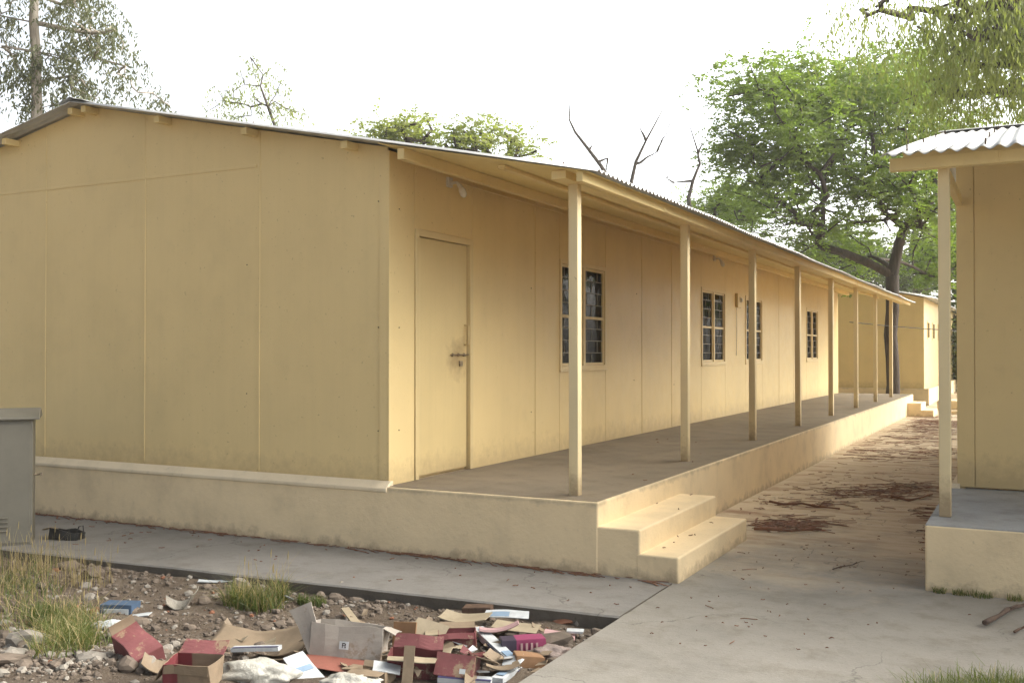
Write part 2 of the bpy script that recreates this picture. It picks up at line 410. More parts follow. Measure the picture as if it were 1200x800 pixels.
# corner cover and joint cover strips
vm.box(WX-.0055, WX+.005, GY-.006, GY+.06, .545, zt-.01); vm.box(WX-.09, WX-.006, GY-.0055, GY+.003, .545, zt-.01)
for y in (9.24, 12.39, 13.6, 20.3, 21.65, 25.7): vm.box(WX-.002, WX+.004, y+.004, y+.012, .51, zt)
vm.build('verandah_wall', M['paint'], B, .0015, seg=1)
copies('rivet', lambda m: m.tube([(0, 0, 0), (0, -.005, 0)], .005, 8), M['rust'], B, ((WX-.10, GY, 1.75), (WX-.10, GY, .93), (WX-.1, GY, 2.75), (-5.98, GY, 1.2), (-5.98, GY, 2.3)))
copies('rivet', lambda m: m.tube([(0, 0, 0), (.005, 0, 0)], .005, 8), M['rust'], B, [(WX, y, z) for y, z in ((6.76, 1.75), (6.76, .93), (6.76, 2.7), (9.15, .95), (9.15, 2.2), (12.1, 1.2), (12.2, 2.3), (13.7, 1.1))])
m = MB(); m.box(-11.4, -11.33, GY+.02, YE, .5, roofz(-11.33)-.03); m.build('back_wall', M['paint'], B)
m = MB(); m.prism(toppoly(-11.33, WX-.01, .5), 'y', YE-.06, YE); m.build('end_wall', M['paint'], B)
# inside: plain room with shade put into its colour, real depth behind panes
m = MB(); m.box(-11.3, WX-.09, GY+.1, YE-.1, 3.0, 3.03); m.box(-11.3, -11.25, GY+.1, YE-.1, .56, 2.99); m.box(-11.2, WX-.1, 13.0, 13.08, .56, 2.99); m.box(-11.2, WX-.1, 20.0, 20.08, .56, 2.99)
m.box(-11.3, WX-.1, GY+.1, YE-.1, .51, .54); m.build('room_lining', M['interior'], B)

def door(parent):
    y0, y1 = DOOR
    m = MB(); f = .055
    m.box(WX-.05, WX+.012, y0+.002, y0+f, .504, DZ1); m.box(WX-.05, WX+.012, y1-f, y1-.002, .504, DZ1); m.box(WX-.05, WX+.0125, y0+f, y1-f, DZ1-f, DZ1-.002)
    m.box(WX-.055, WX-.05, y0+f, y1-f, .504, .53)
    fr = m.build('door_frame', M['door_paint'], parent, .004)
    m = MB(); m.box(WX-.062, WX-.022, y0+f+.006, y1-f-.010, .526, DZ1-f-.006); lf = m.build('door', M['door_leaf'], parent, .003)
    m = MB(); m.box(WX-.08, WX-.07, y0+f, y1-f, .506, DZ1-f); m.build('gap_shade_backing', M['dark'], lf)  # near-black sheet puts the shade of the door gap into colour
    yb = y1-f-.05
    m = MB(); m.tube([(WX-.022, yb, 1.62), (WX+.02, yb, 1.625), (WX+.022, yb, 1.79), (WX-.022, yb, 1.795)], .007, 8); m.build('handle', M['door_paint'], lf, smooth=True)
    m = MB(); m.tube([(WX-.010, yb-.26, 1.53), (WX-.010, y1-.03, 1.53)], .006, 8)
    for yy in (yb-.22, yb-.12, yb-.02): m.box(WX-.024, WX-.004, yy-.008, yy+.008, 1.515, 1.545)
    m.box(WX-.024, WX-.008, yb-.10, yb-.05, 1.43, 1.475)
    m.build('door_bolt', M['steel'], lf)
    copies('hinge', lambda m: m.tube([(0, 0, -.04), (0, 0, .04)], .008, 6), M['door_paint'], lf, [(WX-.018, y0+f+.002, z) for z in (.8, 1.5, 2.25)])
door(B)

def window(parent, y0, y1, k, x=WX, z0=WZ0, z1=WZ1):
    w = MB(); f = .045; ym = (y0+y1)/2
    w.box(x-.06, x+.014, y0+.001, y0+f, z0, z1); w.box(x-.06, x+.014, y1-f, y1-.001, z0, z1)
    w.box(x-.06, x+.0145, y0+f, y1-f, z1-f, z1-.001); w.box(x-.06, x+.0145, y0+f, y1-f, z0+.001, z0+f)
    w.box(x-.06, x+.013, ym-.028, ym+.028, z0+f, z1-f)
    w.box(x-.004, x+.022, y0-.01, y1+.01, z0-.018, z0)   # thin sill strip
    wo = w.build('window', M['strip'], parent, .003)
    s = MB(); zt_ = z0+(z1-z0)*.49
    for a, b in ((y0+f, ym-.028), (ym+.028, y1-f)):
        q = .03
        s.box(x-.04, x-.004, a+.003, a+q, z0+f+.003, z1-f-.003); s.box(x-.04, x-.004, b-q, b-.003, z0+f+.003, z1-f-.003)
        s.box(x-.04, x-.0042, a+q, b-q, z1-f-q, z1-f-.003); s.box(x-.04, x-.0042, a+q, b-q, z0+f+.003, z0+f+q)
        s.box(x-.04, x-.005, a+q, b-q, zt_-.016, zt_+.016)
    s.build('shutter_frame', M['strip'], wo, .002)
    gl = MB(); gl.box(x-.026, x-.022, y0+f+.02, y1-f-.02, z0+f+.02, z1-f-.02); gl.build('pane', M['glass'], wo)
    gm_ = MB(); n = 8; hz = (z1-z0-.1)/n
    for i in range(n+1):
        zz = z0+.05+i*hz; gm_.box(x-.020, x-.013, y0+f+.031, y1-f-.031, zz-.004, zz+.004)
        if i < n:
            off = .06 if i % 2 else .2
            yy = y0+f+.05+off
            while yy < y1-f:
                gm_.box(x-.0195, x-.0135, yy-.003, yy+.003, zz, zz+hz); yy += .31
    gm_.build('grille', M['bar'], wo)
    return wo
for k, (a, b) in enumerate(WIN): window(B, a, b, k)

# roof
ex = -2.66; YR0, YR1 = 6.40, YE+.25
corrugated('roof', B, 'y', YR0, YR1, RX, ex, RZ+.012, roofz(ex)+.012)
r2 = corrugated('roof', B, 'y', YR0, YR1, RX, -11.75, RZ+.012, roofz(-11.75)+.012)
m = MB()
m.grid(lambda u, v: (RX+(u-.5)*.36, YR0-.004+v*(YR1-YR0+.01), RZ+.030-abs(u-.5)*.36*SL-.0+ (.01 if abs(u-.5) < .1 else 0)), 6, 12)
m.build('ridge_cap', M['roof'], B, solid=.004)
m = MB(); m.add([(WX+.02, YR0+.03, roofz(WX+.02)-.006), (-2.74, YR0+.03, roofz(-2.74)-.006), (-2.74, YR1-.03, roofz(-2.74)-.006), (WX+.02, YR1-.03, roofz(WX+.02)-.006)], [(0, 1, 2, 3)])
m.build('roof_lining', M['lining'], B, solid=.005)
for x in (-11.2, -10.95, -9.99, -8.96, RX-.09, RX+.09, -6.9, -5.89, -4.85, -4.30, -3.56):
    pm = MB(); h = {-4.30: .085, -3.56: .03}.get(x, .06)
    pm.box(x-.03, x+.03, YR0+(.30 if x > -3.6 else .05) if x > -4.7 else YR0+.07, YR1-.05 if x > -4.7 else GY+.04, roofz(x)-.018-h, roofz(x)-.018)
    pm.build('purlin', M['beam_paint'], B, .003)
m = MB(); m.box(-3.06, -2.945, YR0+.12, YR1-.04, 2.785, 2.845); m.box(-2.835, -2.785, YR0+.05, YR1-.03, 2.742, 2.812)
for y in np.arange(8.2, 27, 2.63): m.box(-2.787, -2.779, y, y+.10, 2.744, 2.81)
m.build('eave_beam', M['beam_paint'], B, .004)
roof_hooks(B, [(x, y, roofz(x)+.02) for x in (-3.0, -4.3, -5.9) for y in np.arange(6.6, 27, .78)])
post = None
for i in range(8):
    y = 6.81+i*2.63
    if post is None:
        m = MB(); m.box(-.0375, .0375, -.0375, .0375, .5, 2.79)
        post = m.build('post', M['post_paint'], B, .006); o = post
    else:
        o = post.copy(); COL.objects.link(o)
    o.location = (-3.0, y, 0); o.rotation_euler = (R(random.uniform(-.12, .12)), R(random.uniform(-.12, .12)), R(random.uniform(-3, 3)))
# a rafter over each post, tight under the lining
m = MB()
for i in range(8):
    y = 6.81+i*2.63
    a, b = -4.50, -2.80
    m.add([(a, y-.02, roofz(a)-.07), (b, y-.02, roofz(b)-.07), (b, y+.02, roofz(b)-.07), (a, y+.02, roofz(a)-.07), (a, y-.02, roofz(a)-.01), (b, y-.02, roofz(b)-.01), (b, y+.02, roofz(b)-.01), (a, y+.02, roofz(a)-.01)],
          [(0,3,2,1),(4,5,6,7),(0,1,5,4),(1,2,6,5),(2,3,7,6),(3,0,4,7)])
#m.build('rafter', M['beam_paint'], B)

def steps(parent, y0, y1, x=PX):
    m = MB(); m.box(x-.02, x+.31, y0, y1, -.08, .335); m.box(x+.28, x+.585, y0+.0-.002, y1-.05, -.08, .172)
    return m.build('steps', M['plinth'], parent, .014, seg=3)
steps(B, PY+.004, 8.42); steps(B, 25.9, 27.1)
# lamp holders and switch box
for (y, z) in ((7.52, 3.02), (15.7, 3.04)):
    m = MB(); m.box(WX, WX+.03, y-.035, y+.035, z-.035, z+.05); m.tube([(WX+.03, y, z), (WX+.09, y, z+.0), (WX+.12, y+.01, z-.04)], [.014, .014, .022], 8)
    lf = m.build('lamp_holder', M['plastic_white'], B, .003)
    m = MB(); m.tube([(WX+.12, y+.01, z-.04), (WX+.135, y+.012, z-.07), (WX+.15, y+.015, z-.11), (WX+.157, y+.016, z-.13)], [.02, .032, .03, .012], 10); m.build('bulb', M['bulb'], lf, smooth=True)
m = MB(); m.box(WX, WX+.05, 17.0, 17.25, 2.32, 2.56); sb = m.build('switch_box', M['door_paint'], B, .006)
m = MB(); m.tube([(WX+.05, 17.16, 2.45), (WX+.09, 17.16, 2.45)], [.05, .03], 12); m.build('knob', M['plastic_white'], sb)
m = MB(); m.tube([(WX+.012, 17.05, 2.32), (WX+.012, 17.06, 1.9), (WX+.012, 17.02, 1.5)], .006, 5); m.build('cable', M['plastic_white'], sb)
# surface conduit above the windows
m = MB(); m.tube([(WX+.012, 7.6, 3.05), (WX+.012, 20.0, 3.05)], .008, 6); m.build('conduit', M['paint'], B)

# =================== right hand building ===================
RB = tag(empty('building', (0, 0, 0)), 'cream building at the right edge of the photo with a pale corrugated porch roof', 'building')
CX, CY, PF, PXL = -.57, 9.12, 7.11, -.64
m = MB(); m.box(PXL, 10, PF, 18, -.12, .425); m.build('plinth', M['plinth'], RB, .012)
m = MB(); m.grid(lambda u, v: (PXL+.004+u*10.6, PF+.004+v*(CY-PF+.05), .43+.0015*nz(u*40, v*6, 1)), 20, 6); o = m.build('porch_floor', M['floor_grey'], RB); o.modifiers.new('t', 'SOLIDIFY').thickness = .012
def rz2(y): return 2.872 + .222*(y-7.2) if y < 12.3 else 2.872+.222*(12.3-7.2)-.222*(y-12.3)
m = MB(); m.box(CX+.012, 10, CY+.012, CY+.07, .44, rz2(CY)-.04)
xs_ = [CX, CX+.135, .85, 2.2, 3.5, 4.8, 6.1, 7.4, 8.7, 10]
for a, b in zip(xs_[:-1], xs_[1:]): m.box(a+.002, b-.003, CY+(-.006 if a == CX else 0), CY+.014, .445, rz2(CY)-.04)
m.build('front_wall', M['paint'], RB, .0015, seg=1)
m = MB(); m.prism([(CY+.012, .43), (16.3, .43), (16.3, rz2(16.3)-.03), (12.3, rz2(12.3)-.03), (CY+.012, rz2(CY)-.035)], 'x', CX, CX+.06); m.build('side_wall', M['paint'], RB)
m = MB(); m.box(CX+.06, 10, 16.24, 16.3, .43, rz2(16.3)-.03); m.box(9.95, 10.0, CY+.08, 16.2, .43, rz2(16.3)-.03); m.build('back_wall', M['paint'], RB)
m = MB(); m.box(CX-.045, CX+.02, CY-.03, 16.2, .42, .47); m.build('plinth_trim', M['plinth_trim'], RB, .004)
corrugated('roof', RB, 'x', -.92, 10.6, 12.3, 7.2, rz2(12.3)+.012, rz2(7.2)+.012, pitch=.098, amp=.013, jag=.012)
corrugated('roof', RB, 'x', -.92, 10.6, 12.3, 16.8, rz2(12.3)+.012, rz2(16.8)+.012, pitch=.098, amp=.013)
m = MB(); m.grid(lambda u, v: (-.93+v*11.5, 12.3+(u-.5)*.5, rz2(12.3)+.04-abs(u-.5)*.5*.222), 4, 12); m.build('ridge_cap', M['roof'], RB, solid=.004)
m = MB(); m.box(-.88, 10.5, 7.36, 7.44, 2.80, 2.885); m.box(-.2, -.19, 7.352, 7.36, 2.8, 2.885); m.build('eave_beam', M['beam_paint'], RB, .004)
for k in range(4):
    m = MB(); m.box(-.0375, .0375, -.0375, .0375, .43, 2.86); p = m.build('post', M['post_paint'], RB, .006) if k == 0 else None
    if k == 0: post2 = p; post2.location = (-.545, 7.51, 0)
    else:
        p = post2.copy(); COL.objects.link(p); p.location = (-.545+k*2.63, 7.51, 0)
for k in range(4):
    m = MB(); x = -.545+k*2.63; m.box(x-.025, x+.025, 7.56, CY-.01, 2.76, 2.84); m.build('tie_beam', M['beam_paint'], RB, .004)
for y in (8.2, 9.0, 10.0, 11.1, 12.15):
    m = MB(); m.box(-.88, 10.4, y-.03, y+.03, rz2(y)-.08, rz2(y)-.018); m.build('purlin', M['beam_paint'], RB, .003)
roof_hooks(RB, [(x0+k*.49, y, rz2(y)+.02) for y, x0 in ((7.4, -.77), (8.9, -.8), (10.1, -.8), (11.2, -.8)) for k in range(12)], .042)

# =================== far building ===================
FB = tag(empty('building', (0, 0, 0)), 'small far cream building beyond the tree trunk at the end of the lane', 'building')
fy, fx = 31.6, -2.85
m = MB(); m.box(-10, fx+.14, fy-.1, 48, -.12, .5); m.build('plinth', M['plinth'], FB, .012)
def rz3(x): return 3.85-.206*abs(x+6.1)
m = MB()
m.prism([(-9.6, .5), (fx-.02, .5), (fx-.02, rz3(fx)-.03), (-6.1, 3.82), (-9.6, rz3(-9.6)-.03)], 'y', fy+.014, fy+.07)
gx3 = [-9.6, -8.25, -6.9, -5.55, -4.2, fx]
for a, b in zip(gx3[:-1], gx3[1:]):
    m.box(a+.004, b-.004, fy, fy+.016, .52, 2.3)
    m.prism([(a+.004, 2.31), (b-.004, 2.31), (b-.004, rz3(b)-.03), (a+.004, rz3(a)-.03)], 'y', fy, fy+.016)
m.build('gable_wall', M['paint'], FB)
m = MB(); fw = [(32.6, 33.3), (34.4, 35.1), (36.4, 37.1), (39, 39.7), (42, 42.7)]
yy = fy
for a, b in fw:
    m.box(fx-.05, fx, yy+.003, a, .5, rz3(fx)-.03); m.box(fx-.05, fx, a, b, .5, 1.95); m.box(fx-.05, fx, a, b, 2.5, rz3(fx)-.03); yy = b
m.box(fx-.05, fx, yy, 47.5, .5, rz3(fx)-.03); m.build('side_wall', M['paint'], FB)
for a, b in fw:
    m = MB(); m.box(fx-.03, fx+.015, a, a+.05, 1.95, 2.5); m.box(fx-.03, fx+.015, b-.05, b, 1.95, 2.5); m.box(fx-.03, fx+.016, a+.05, b-.05, 1.95, 2.0); m.box(fx-.03, fx+.016, a+.05, b-.05, 2.45, 2.5); w = m.build('window', M['strip'], FB)
    m = MB(); m.box(fx-.02, fx-.015, a+.04, b-.04, 1.99, 2.46); m.build('pane', M['glass'], w)
m = MB(); m.box(-9.5, fx-.1, fy+.1, 47.4, .52, .54); m.box(-9.5, fx-.1, fy+.1, 47.4, 3.0, 3.03); m.box(-6.5, -6.4, fy+.1, 47.4, .55, 2.98); m.build('room_lining', M['interior'], FB)
m = MB(); m.box(-9.7, -9.6, fy, 47.5, .5, rz3(-9.6)-.03); m.build('back_wall', M['paint'], FB)
corrugated('roof', FB, 'y', fy-.3, 47.8, -6.1, -2.5, 3.862, rz3(-2.5)+.012, pitch=.146, amp=.02)
corrugated('roof', FB, 'y', fy-.3, 47.8, -6.1, -9.9, 3.862, rz3(-9.9)+.012, pitch=.146, amp=.02)

# kerb and slabs at the lane's far end
p = gr(1100, 487, 0)
m = MB(); m.box(-1.9, .9, 27.3, 27.55, -.05, .11); tag(m.build('kerb', M['plinth'], None, .02), 'low pale kerb crossing the lane far beyond the verandah steps', 'kerb')
m = MB(); m.box(-2.3, -1.2, 29.0, 30.0, -.05, .28); tag(m.build('concrete_block', M['plinth'], None, .02), 'cream concrete block on the ground before the far building', 'block')

# cable slung at the back
m = MB(); pts = []
a_, b_ = Vector((-4.3, 27.6, 2.35)), Vector((1.5, 34.0, 2.15))
for i in range(17):
    t = i/16; p = a_.lerp(b_, t); p.z -= .12*4*t*(1-t); pts.append(p)
m.tube(pts, .012, 5); tag(m.build('cable', M['black_plastic']), 'thin dark cable slung past the tree trunk behind the verandah', 'cable')

# =================== grey cabinet ===================
def cabinet():
    c = gr(38, 652, -.1); x1 = c.x; y0 = c.y
    th = R(50); off = Vector((-.45*math.cos(th)-.2*math.sin(th)*1, -.45*math.sin(th)+.2*math.cos(th), 0))
    r = tag(empty('cabinet', (x1+off.x, y0+off.y, -.12), th), 'grey metal switch cabinet at the left edge, standing in dry grass', 'cabinet')
    hx, hy, H = .45, .2, 1.13
    m = MB(); m.box(-hx, hx, -hy, hy, .10, H); m.build('body', M['cabinet'], r, .008)
    copies('leg', lambda m: m.box(-.025, .025, -.025, .025, -.08, .0995), M['rust'], r, [(sx*(hx-.03), sy*(hy-.03), 0) for sx in (-1, 1) for sy in (-1, 1)])
    m = MB(); m.prism([(-hy-.05, H+.0), (hy+.06, H+.0), (hy+.06, H+.018), (0, H+.085), (-hy-.05, H+.018)], 'x', -hx-.05, hx+.05); m.build('lid', M['cabinet'], r, .004)
    m = MB(); m.box(-hx+.04, hx-.02, -hy-.012, -hy-.001, .14, H-.03); d = m.build('door', M['cabinet'], r, .004)
    m = MB()
    for k in range(4): m.obox((hx-.24, -hy-.018, .24+k*.035), (.12, .014, .010), rotm(R(25)))
    m.build('vent', M['cabinet'], d)
    m = MB(); m.tube([(hx+.001, .0, .66), (hx+.03, .0, .66), (hx+.05, -.02, .665)], .008, 6); m.obox((hx+.055, -.02, .665), (.016, .02, .03), rotm()); m.build('latch', M['steel'], r)
cabinet()

# ------------------------------------------------------------------ trees
def grow_tree(name, label, cat, trunk, trad, blobs, natt, leafm, barkm, style, seed, group=None, sprays=10, leaflets=12, leaf=(.07, .024), step=.55, kpath=.12, spread=.45, bare=False, rmin=.008, tr_top=.35, nodes_leaf=True, thin_z=None):
    rng = np.random.default_rng(seed)
    root = tag(empty(name, trunk[0]), label, cat, group)
    pos = [np.array(trunk[0], float)]; par = [-1]
    for a, b in zip(trunk[:-1], trunk[1:]):
        a, b = np.array(a, float), np.array(b, float); n = max(1, int(np.linalg.norm(b-a)/step))
        for i in range(1, n+1): pos.append(a+(b-a)*i/n + rng.normal(0, .015, 3)); par.append(len(pos)-2)
    nt = len(pos); base_h = trunk[0][2]; H = trunk[-1][2]-base_h
    plen = [0.]*nt
    att = []
    w = np.array([b[3]*b[4]*b[5] for b in blobs])**.75; w /= w.sum()
    for k in rng.choice(len(blobs), natt, p=w):
        b = blobs[k]; v = rng.normal(size=3); v /= np.linalg.norm(v); v *= rng.random()**.42
        att.append(np.array(b[:3])+v*np.array(b[3:6]))
    tip0 = pos[-1]
    att.sort(key=lambda a: np.linalg.norm(a-tip0)+rng.random()*.6)
    P = np.array(pos); PL = np.array(plen)
    minidx = [i for i in range(nt) if pos[i][2]-base_h >= H*(1-tr_top)]
    ok = np.zeros(nt, bool); ok[minidx] = True
    tips = []; nodes = []
    for a in att:
        d = np.linalg.norm(P-a, axis=1)+kpath*PL+np.where(ok, 0, 99)+ np.where(P[:, 2] > a[2]+.3, .8, 0)
        j = int(np.argmin(d)); L = np.linalg.norm(P[j]-a); n = max(1, int(L/step)); cur = j
        # curved chain
        mid = (P[j]+a)/2 + rng.normal(0, .05*L, 3) + np.array([0, 0, .06*L])
        newp = []
        for i in range(1, n+1):
            t = i/n; p = (1-t)**2*P[j]+2*t*(1-t)*mid+t*t*a + rng.normal(0, .03, 3)*(t < 1); newp.append(p)
        for p in newp:
            par.append(cur); cur = len(par)-1; pos.append(p); plen.append(PL[par[-1]]+np.linalg.norm(p-pos[par[-1]]) if par[-1] < len(PL) else plen[par[-1]]+np.linalg.norm(p-pos[par[-1]]))
        P = np.array(pos); PL = np.array(plen); ok = np.append(ok, np.ones(len(newp), bool)); tips.append(cur)
    n = len(pos); child = [[] for _ in range(n)]
    for i in range(1, n): child[par[i]].append(i)
    e = 2.25; acc = np.zeros(n)
    for i in range(n-1, -1, -1):
        if not child[i]: acc[i] = 1
        if par[i] >= 0: acc[par[i]] += acc[i]
    rad = acc**(1/e); rad = rad/rad[0]*trad; rad = np.maximum(rad, rmin)
    for i in range(nt): rad[i] = max(rad[i], trad*(1-.45*i/nt)) if i < nt-1 else rad[i]
    rad[0] *= 1.25
    # split in trunk and limbs
    mt = MB(); ml = MB()
    mt.tube([Vector(pos[i]) for i in range(nt)], [float(rad[i]) for i in range(nt)], 12)
    for i in range(n):
        for c in child[i]:
            if c < nt and c == i+1: continue
            if par[i] == i-1 and i >= nt and child[i][0] == c: continue   # continuing chain, done below
            chain = [i, c]; k = c
            while child[k]: k = child[k][0]; chain.append(k)
            rr = [float(rad[q]) for q in chain]; rr[0] = rr[1]*1.15
            if len(chain) >= 2: ml.tube([Vector(pos[q]) for q in chain], rr, 7 if rr[0] > .04 else 4, False)
    to = mt.build('trunk', barkm, root, smooth=True)
    ml.build('limbs', barkm, root, smooth=True)
    to.matrix_parent_inverse = Matrix.Translation(-Vector(trunk[0]))
    root.children[-1].matrix_parent_inverse = Matrix.Translation(-Vector(trunk[0]))
    for ch in root.children: ch.matrix_parent_inverse = Matrix.Translation(-Vector(trunk[0]))
    if bare: return root
    anchors = [i for i in range(nt, n) if acc[i] <= (3 if nodes_leaf else 1)]
    co = []; 
    A = P[np.array(anchors)]
    # clump density differs from clump to clump: gaps show the sky
    dens = rng.random(len(A))
    for a, dn in zip(A, dens):
        ns = int(sprays*(.35+1.3*dn)*(.68 if (thin_z and a[2] < thin_z) else 1))
        for _ in range(ns):
            st = a+rng.normal(0, spread*.42, 3)*np.array([1, 1, .7])
            d = rng.normal(size=3); d[2] = d[2]*.5+.15 if style == 'feather' else -abs(d[2])*.5; d /= np.linalg.norm(d)
            droop = {'feather': .35, 'euc': 1.3, 'droop': 2.2}[style]
            L = {'feather': .42, 'euc': .45, 'droop': .7}[style]*(.6+.8*rng.random())
            t = np.linspace(.05, 1, leaflets)
            c = st+d*L*t[:, None]; c[:, 2] -= droop*L*.5*t**2
            tg = np.tile(d, (leaflets, 1)); tg[:, 2] -= droop*t; tg /= np.linalg.norm(tg, axis=1)[:, None]
            side = np.cross(tg, [0, 0, 1.]); side /= (np.linalg.norm(side, axis=1)[:, None]+1e-6)
            sg = np.where(np.arange(leaflets) % 2, 1., -1.)[:, None]
            if style == 'feather': ld = side*sg+tg*.5+rng.normal(0, .25, (leaflets, 3))
            elif style == 'euc': ld = side*sg*.5+np.array([0, 0, -.9])+rng.normal(0, .35, (leaflets, 3))
            else: ld = side*sg*.35+np.array([0, 0, -1.2])+rng.normal(0, .2, (leaflets, 3))
            ld /= np.linalg.norm(ld, axis=1)[:, None]
            wd = np.cross(ld, rng.normal(size=(leaflets, 3))); wd /= (np.linalg.norm(wd, axis=1)[:, None]+1e-6)
            ll = leaf[0]*(.6+.8*rng.random((leaflets, 1))); lw = leaf[1]*(.7+.6*rng.random((leaflets, 1)))
            co.append(np.stack([c, c+ld*ll*.45+wd*lw, c+ld*ll, c+ld*ll*.45-wd*lw], 1).reshape(-1, 3))
    co = np.concatenate(co); q = np.arange(len(co)).reshape(-1, 4)
    cr = raw_mesh('crown', co, q, leafm, root); cr.matrix_parent_inverse = Matrix.Translation(-Vector(trunk[0]))
    return root
def blob(px, py, d, rx, ry, rd=None):
    """crown volume: pixel centre and half sizes turned into metres at distance d"""
    c = at(px, py, d); s = d/1182
    r = rx*s; return (c.x, c.y, c.z, r*.95, (rd or r)*1., ry*s)
D = 28.
t0 = Vector((-3.48, 29.4, -.1))
tr = [t0, t0+Vector((.03, 0, 1.5)), t0+Vector((-.02, .0, 2.8)), at(1046, 322, 27.6)]
grow_tree('spreading_tree', 'large green spreading tree with forked dark trunk beyond the verandah end', 'tree', [tuple(v) for v in tr], .175,
    [blob(925, 150, 26, 80, 48), blob(1010, 125, 27, 80, 45), blob(885, 215, 26.5, 55, 48), blob(985, 210, 28, 95, 62), blob(1080, 170, 29, 80, 62), blob(880, 100, 25, 50, 30),
     blob(950, 100, 27, 60, 34), blob(1080, 235, 27, 60, 50), blob(930, 270, 27.5, 55, 32), blob(1100, 300, 31, 45, 40), blob(985, 300, 30, 50, 30), blob(1050, 100, 30, 90, 40), blob(850, 165, 26, 32, 22)],
    700, M['leaf_main'], M['bark'], 'feather', 3, sprays=15.5, leaflets=13, leaf=(.10, .03), spread=.75, kpath=.16, thin_z=5.7)
c = at(835, 262, 34)
grow_tree('bushy_tree', 'low green tree showing over the roof edge left of the large tree', 'tree', [(c.x, c.y, -.2), (c.x+.1, c.y, 2.2), (c.x, c.y, c.z-1.)], .14,
    [blob(835, 250, 34, 45, 20), blob(868, 240, 34, 40, 30), blob(800, 262, 34, 30, 14)], 70, M['leaf_main'], M['bark'], 'feather', 5, sprays=16, leaflets=12, leaf=(.1, .03), spread=.7)
# gum tree at the left
c = at(42, 130, 24)
grow_tree('gum_tree', 'tall grey green gum tree with pale trunk behind the gable at left', 'tree', [(c.x, c.y, -.2), (c.x-.05, c.y, 3), tuple(at(43, 130, 24)), tuple(at(42, 60, 24)), tuple(at(39, -40, 24)), tuple(at(50, -160, 24))], .12,
    [blob(110, 40, 24, 42, 30), blob(70, 75, 24, 35, 25), blob(20, 60, 24, 28, 35), blob(135, 75, 24, 22, 22), blob(100, 100, 24, 30, 20), blob(45, 110, 24, 30, 22), blob(160, 105, 25, 22, 14), blob(5, 10, 24, 25, 18), blob(90, 5, 24, 50, 14), blob(20, -60, 24, 60, 40), blob(80, -110, 24, 60, 50), blob(195, 118, 25, 15, 9)],
    230, M['leaf_euc'], M['bark_pale'], 'euc', 8, sprays=6.8, leaflets=12, leaf=(.13, .021), spread=.5, tr_top=.8, kpath=.05, rmin=.009)
c = at(318, 140, 30)
grow_tree('sparse_tree', 'sparse pale green treetop showing over the gable roof', 'tree', [(c.x, c.y, -.2), (c.x, c.y, 3.4), tuple(at(322, 150, 30)), tuple(at(305, 100, 30))], .045,
    [blob(300, 85, 30, 24, 20), blob(330, 120, 30, 26, 24), blob(255, 122, 30, 16, 18), blob(285, 120, 30, 24, 24)], 44, M['leaf_pale'], M['bark_dead'], 'euc', 12, sprays=4.2, leaflets=9, leaf=(.12, .024), spread=.5, tr_top=.4, rmin=.005)
for k, (lab, px, d, bl, seed) in enumerate((
    ('round green treetop behind the roof, nearer the gable of the two side by side', 470, 27, [(455, 165, 38, 16), (490, 160, 40, 20), (430, 152, 16, 8)], 21),
    ('round green treetop behind the roof, nearer the dead branches of the two side by side', 580, 27, [(575, 170, 38, 22), (612, 180, 22, 14), (545, 168, 26, 20), (520, 178, 20, 14)], 22))):
    c = at(px, 185, d)
    grow_tree('leafy_tree', lab, 'tree', [(c.x, c.y, -.2), (c.x, c.y, 2.5), (c.x, c.y, c.z-.6)], .13, [blob(a, b, d, rx, ry) for a, b, rx, ry in bl], 60, M['leaf_droop'], M['bark'], 'feather', seed, 'leafy treetops behind the roof', sprays=8, leaflets=12, leaf=(.10, .03), spread=.6)
# weeping tree at upper right (trunk stands behind the right building)
w0 = at(1330, 200, 17)
grow_tree('weeping_tree', 'tall tree with hanging foliage over the right building roof', 'tree', [(w0.x, w0.y, -.2), (w0.x-.1, w0.y, 4), tuple(at(1320, 90, 17)), tuple(at(1290, -30, 17))], .2,
    [blob(1140, 40, 16, 60, 40), blob(1190, 80, 16.5, 40, 50), blob(1080, 15, 16, 60, 18), blob(1030, 5, 15.5, 40, 12), blob(1120, 100, 17, 38, 30), blob(1160, 10, 16, 70, 30), blob(1240, 20, 16, 80, 60), blob(1200, 120, 17.5, 40, 20), blob(1260, -60, 17, 100, 60)],
    330, M['leaf_droop'], M['bark'], 'droop', 31, sprays=7, leaflets=16, leaf=(.11, .013), spread=.7, kpath=.1, tr_top=.6)
grow_tree('added_shade_tree', 'broad tree added behind the right building to shade the far verandah wall', 'tree', [(6.5, 23, -.2), (6.4, 23, 2.), (6.5, 23, 4.)], .22,  # crown added and shaped to keep sun off the far wall
    [(4.5, 21, 6.3, 3.2, 3, 1.8), (5.5, 26, 6.0, 4, 3.5, 2.6), (9, 22, 6.5, 3.5, 3.5, 2), (3.2, 24.5, 5.2, 2.2, 3, 1.8), (4.6, 28, 4.5, 2.6, 2.6, 2.2), (1.2, 23., 7.1, 2.4, 2.8, 1.3)], 260, M['leaf_main'], M['bark'], 'feather', 51, sprays=20, leaflets=10, leaf=(.16, .05), spread=.9)
grow_tree('added_lane_shade_tree', 'unseen tree added right of the lane to shade the far building', 'tree', [(2.6, 38, -.2), (2.5, 38, 1.8), (2.3, 38, 3.6)], .16,  # out of view, added to block sun from the far building's side
    [(.8, 37.4, 5.6, 2.6, 3, 2.), (2.8, 40, 5.2, 2.5, 3, 2), (.6, 41.5, 4.6, 2.2, 2.5, 2.2)], 120, M['leaf_main'], M['bark'], 'feather', 53, sprays=16, leaflets=10, leaf=(.16, .05), spread=.9)
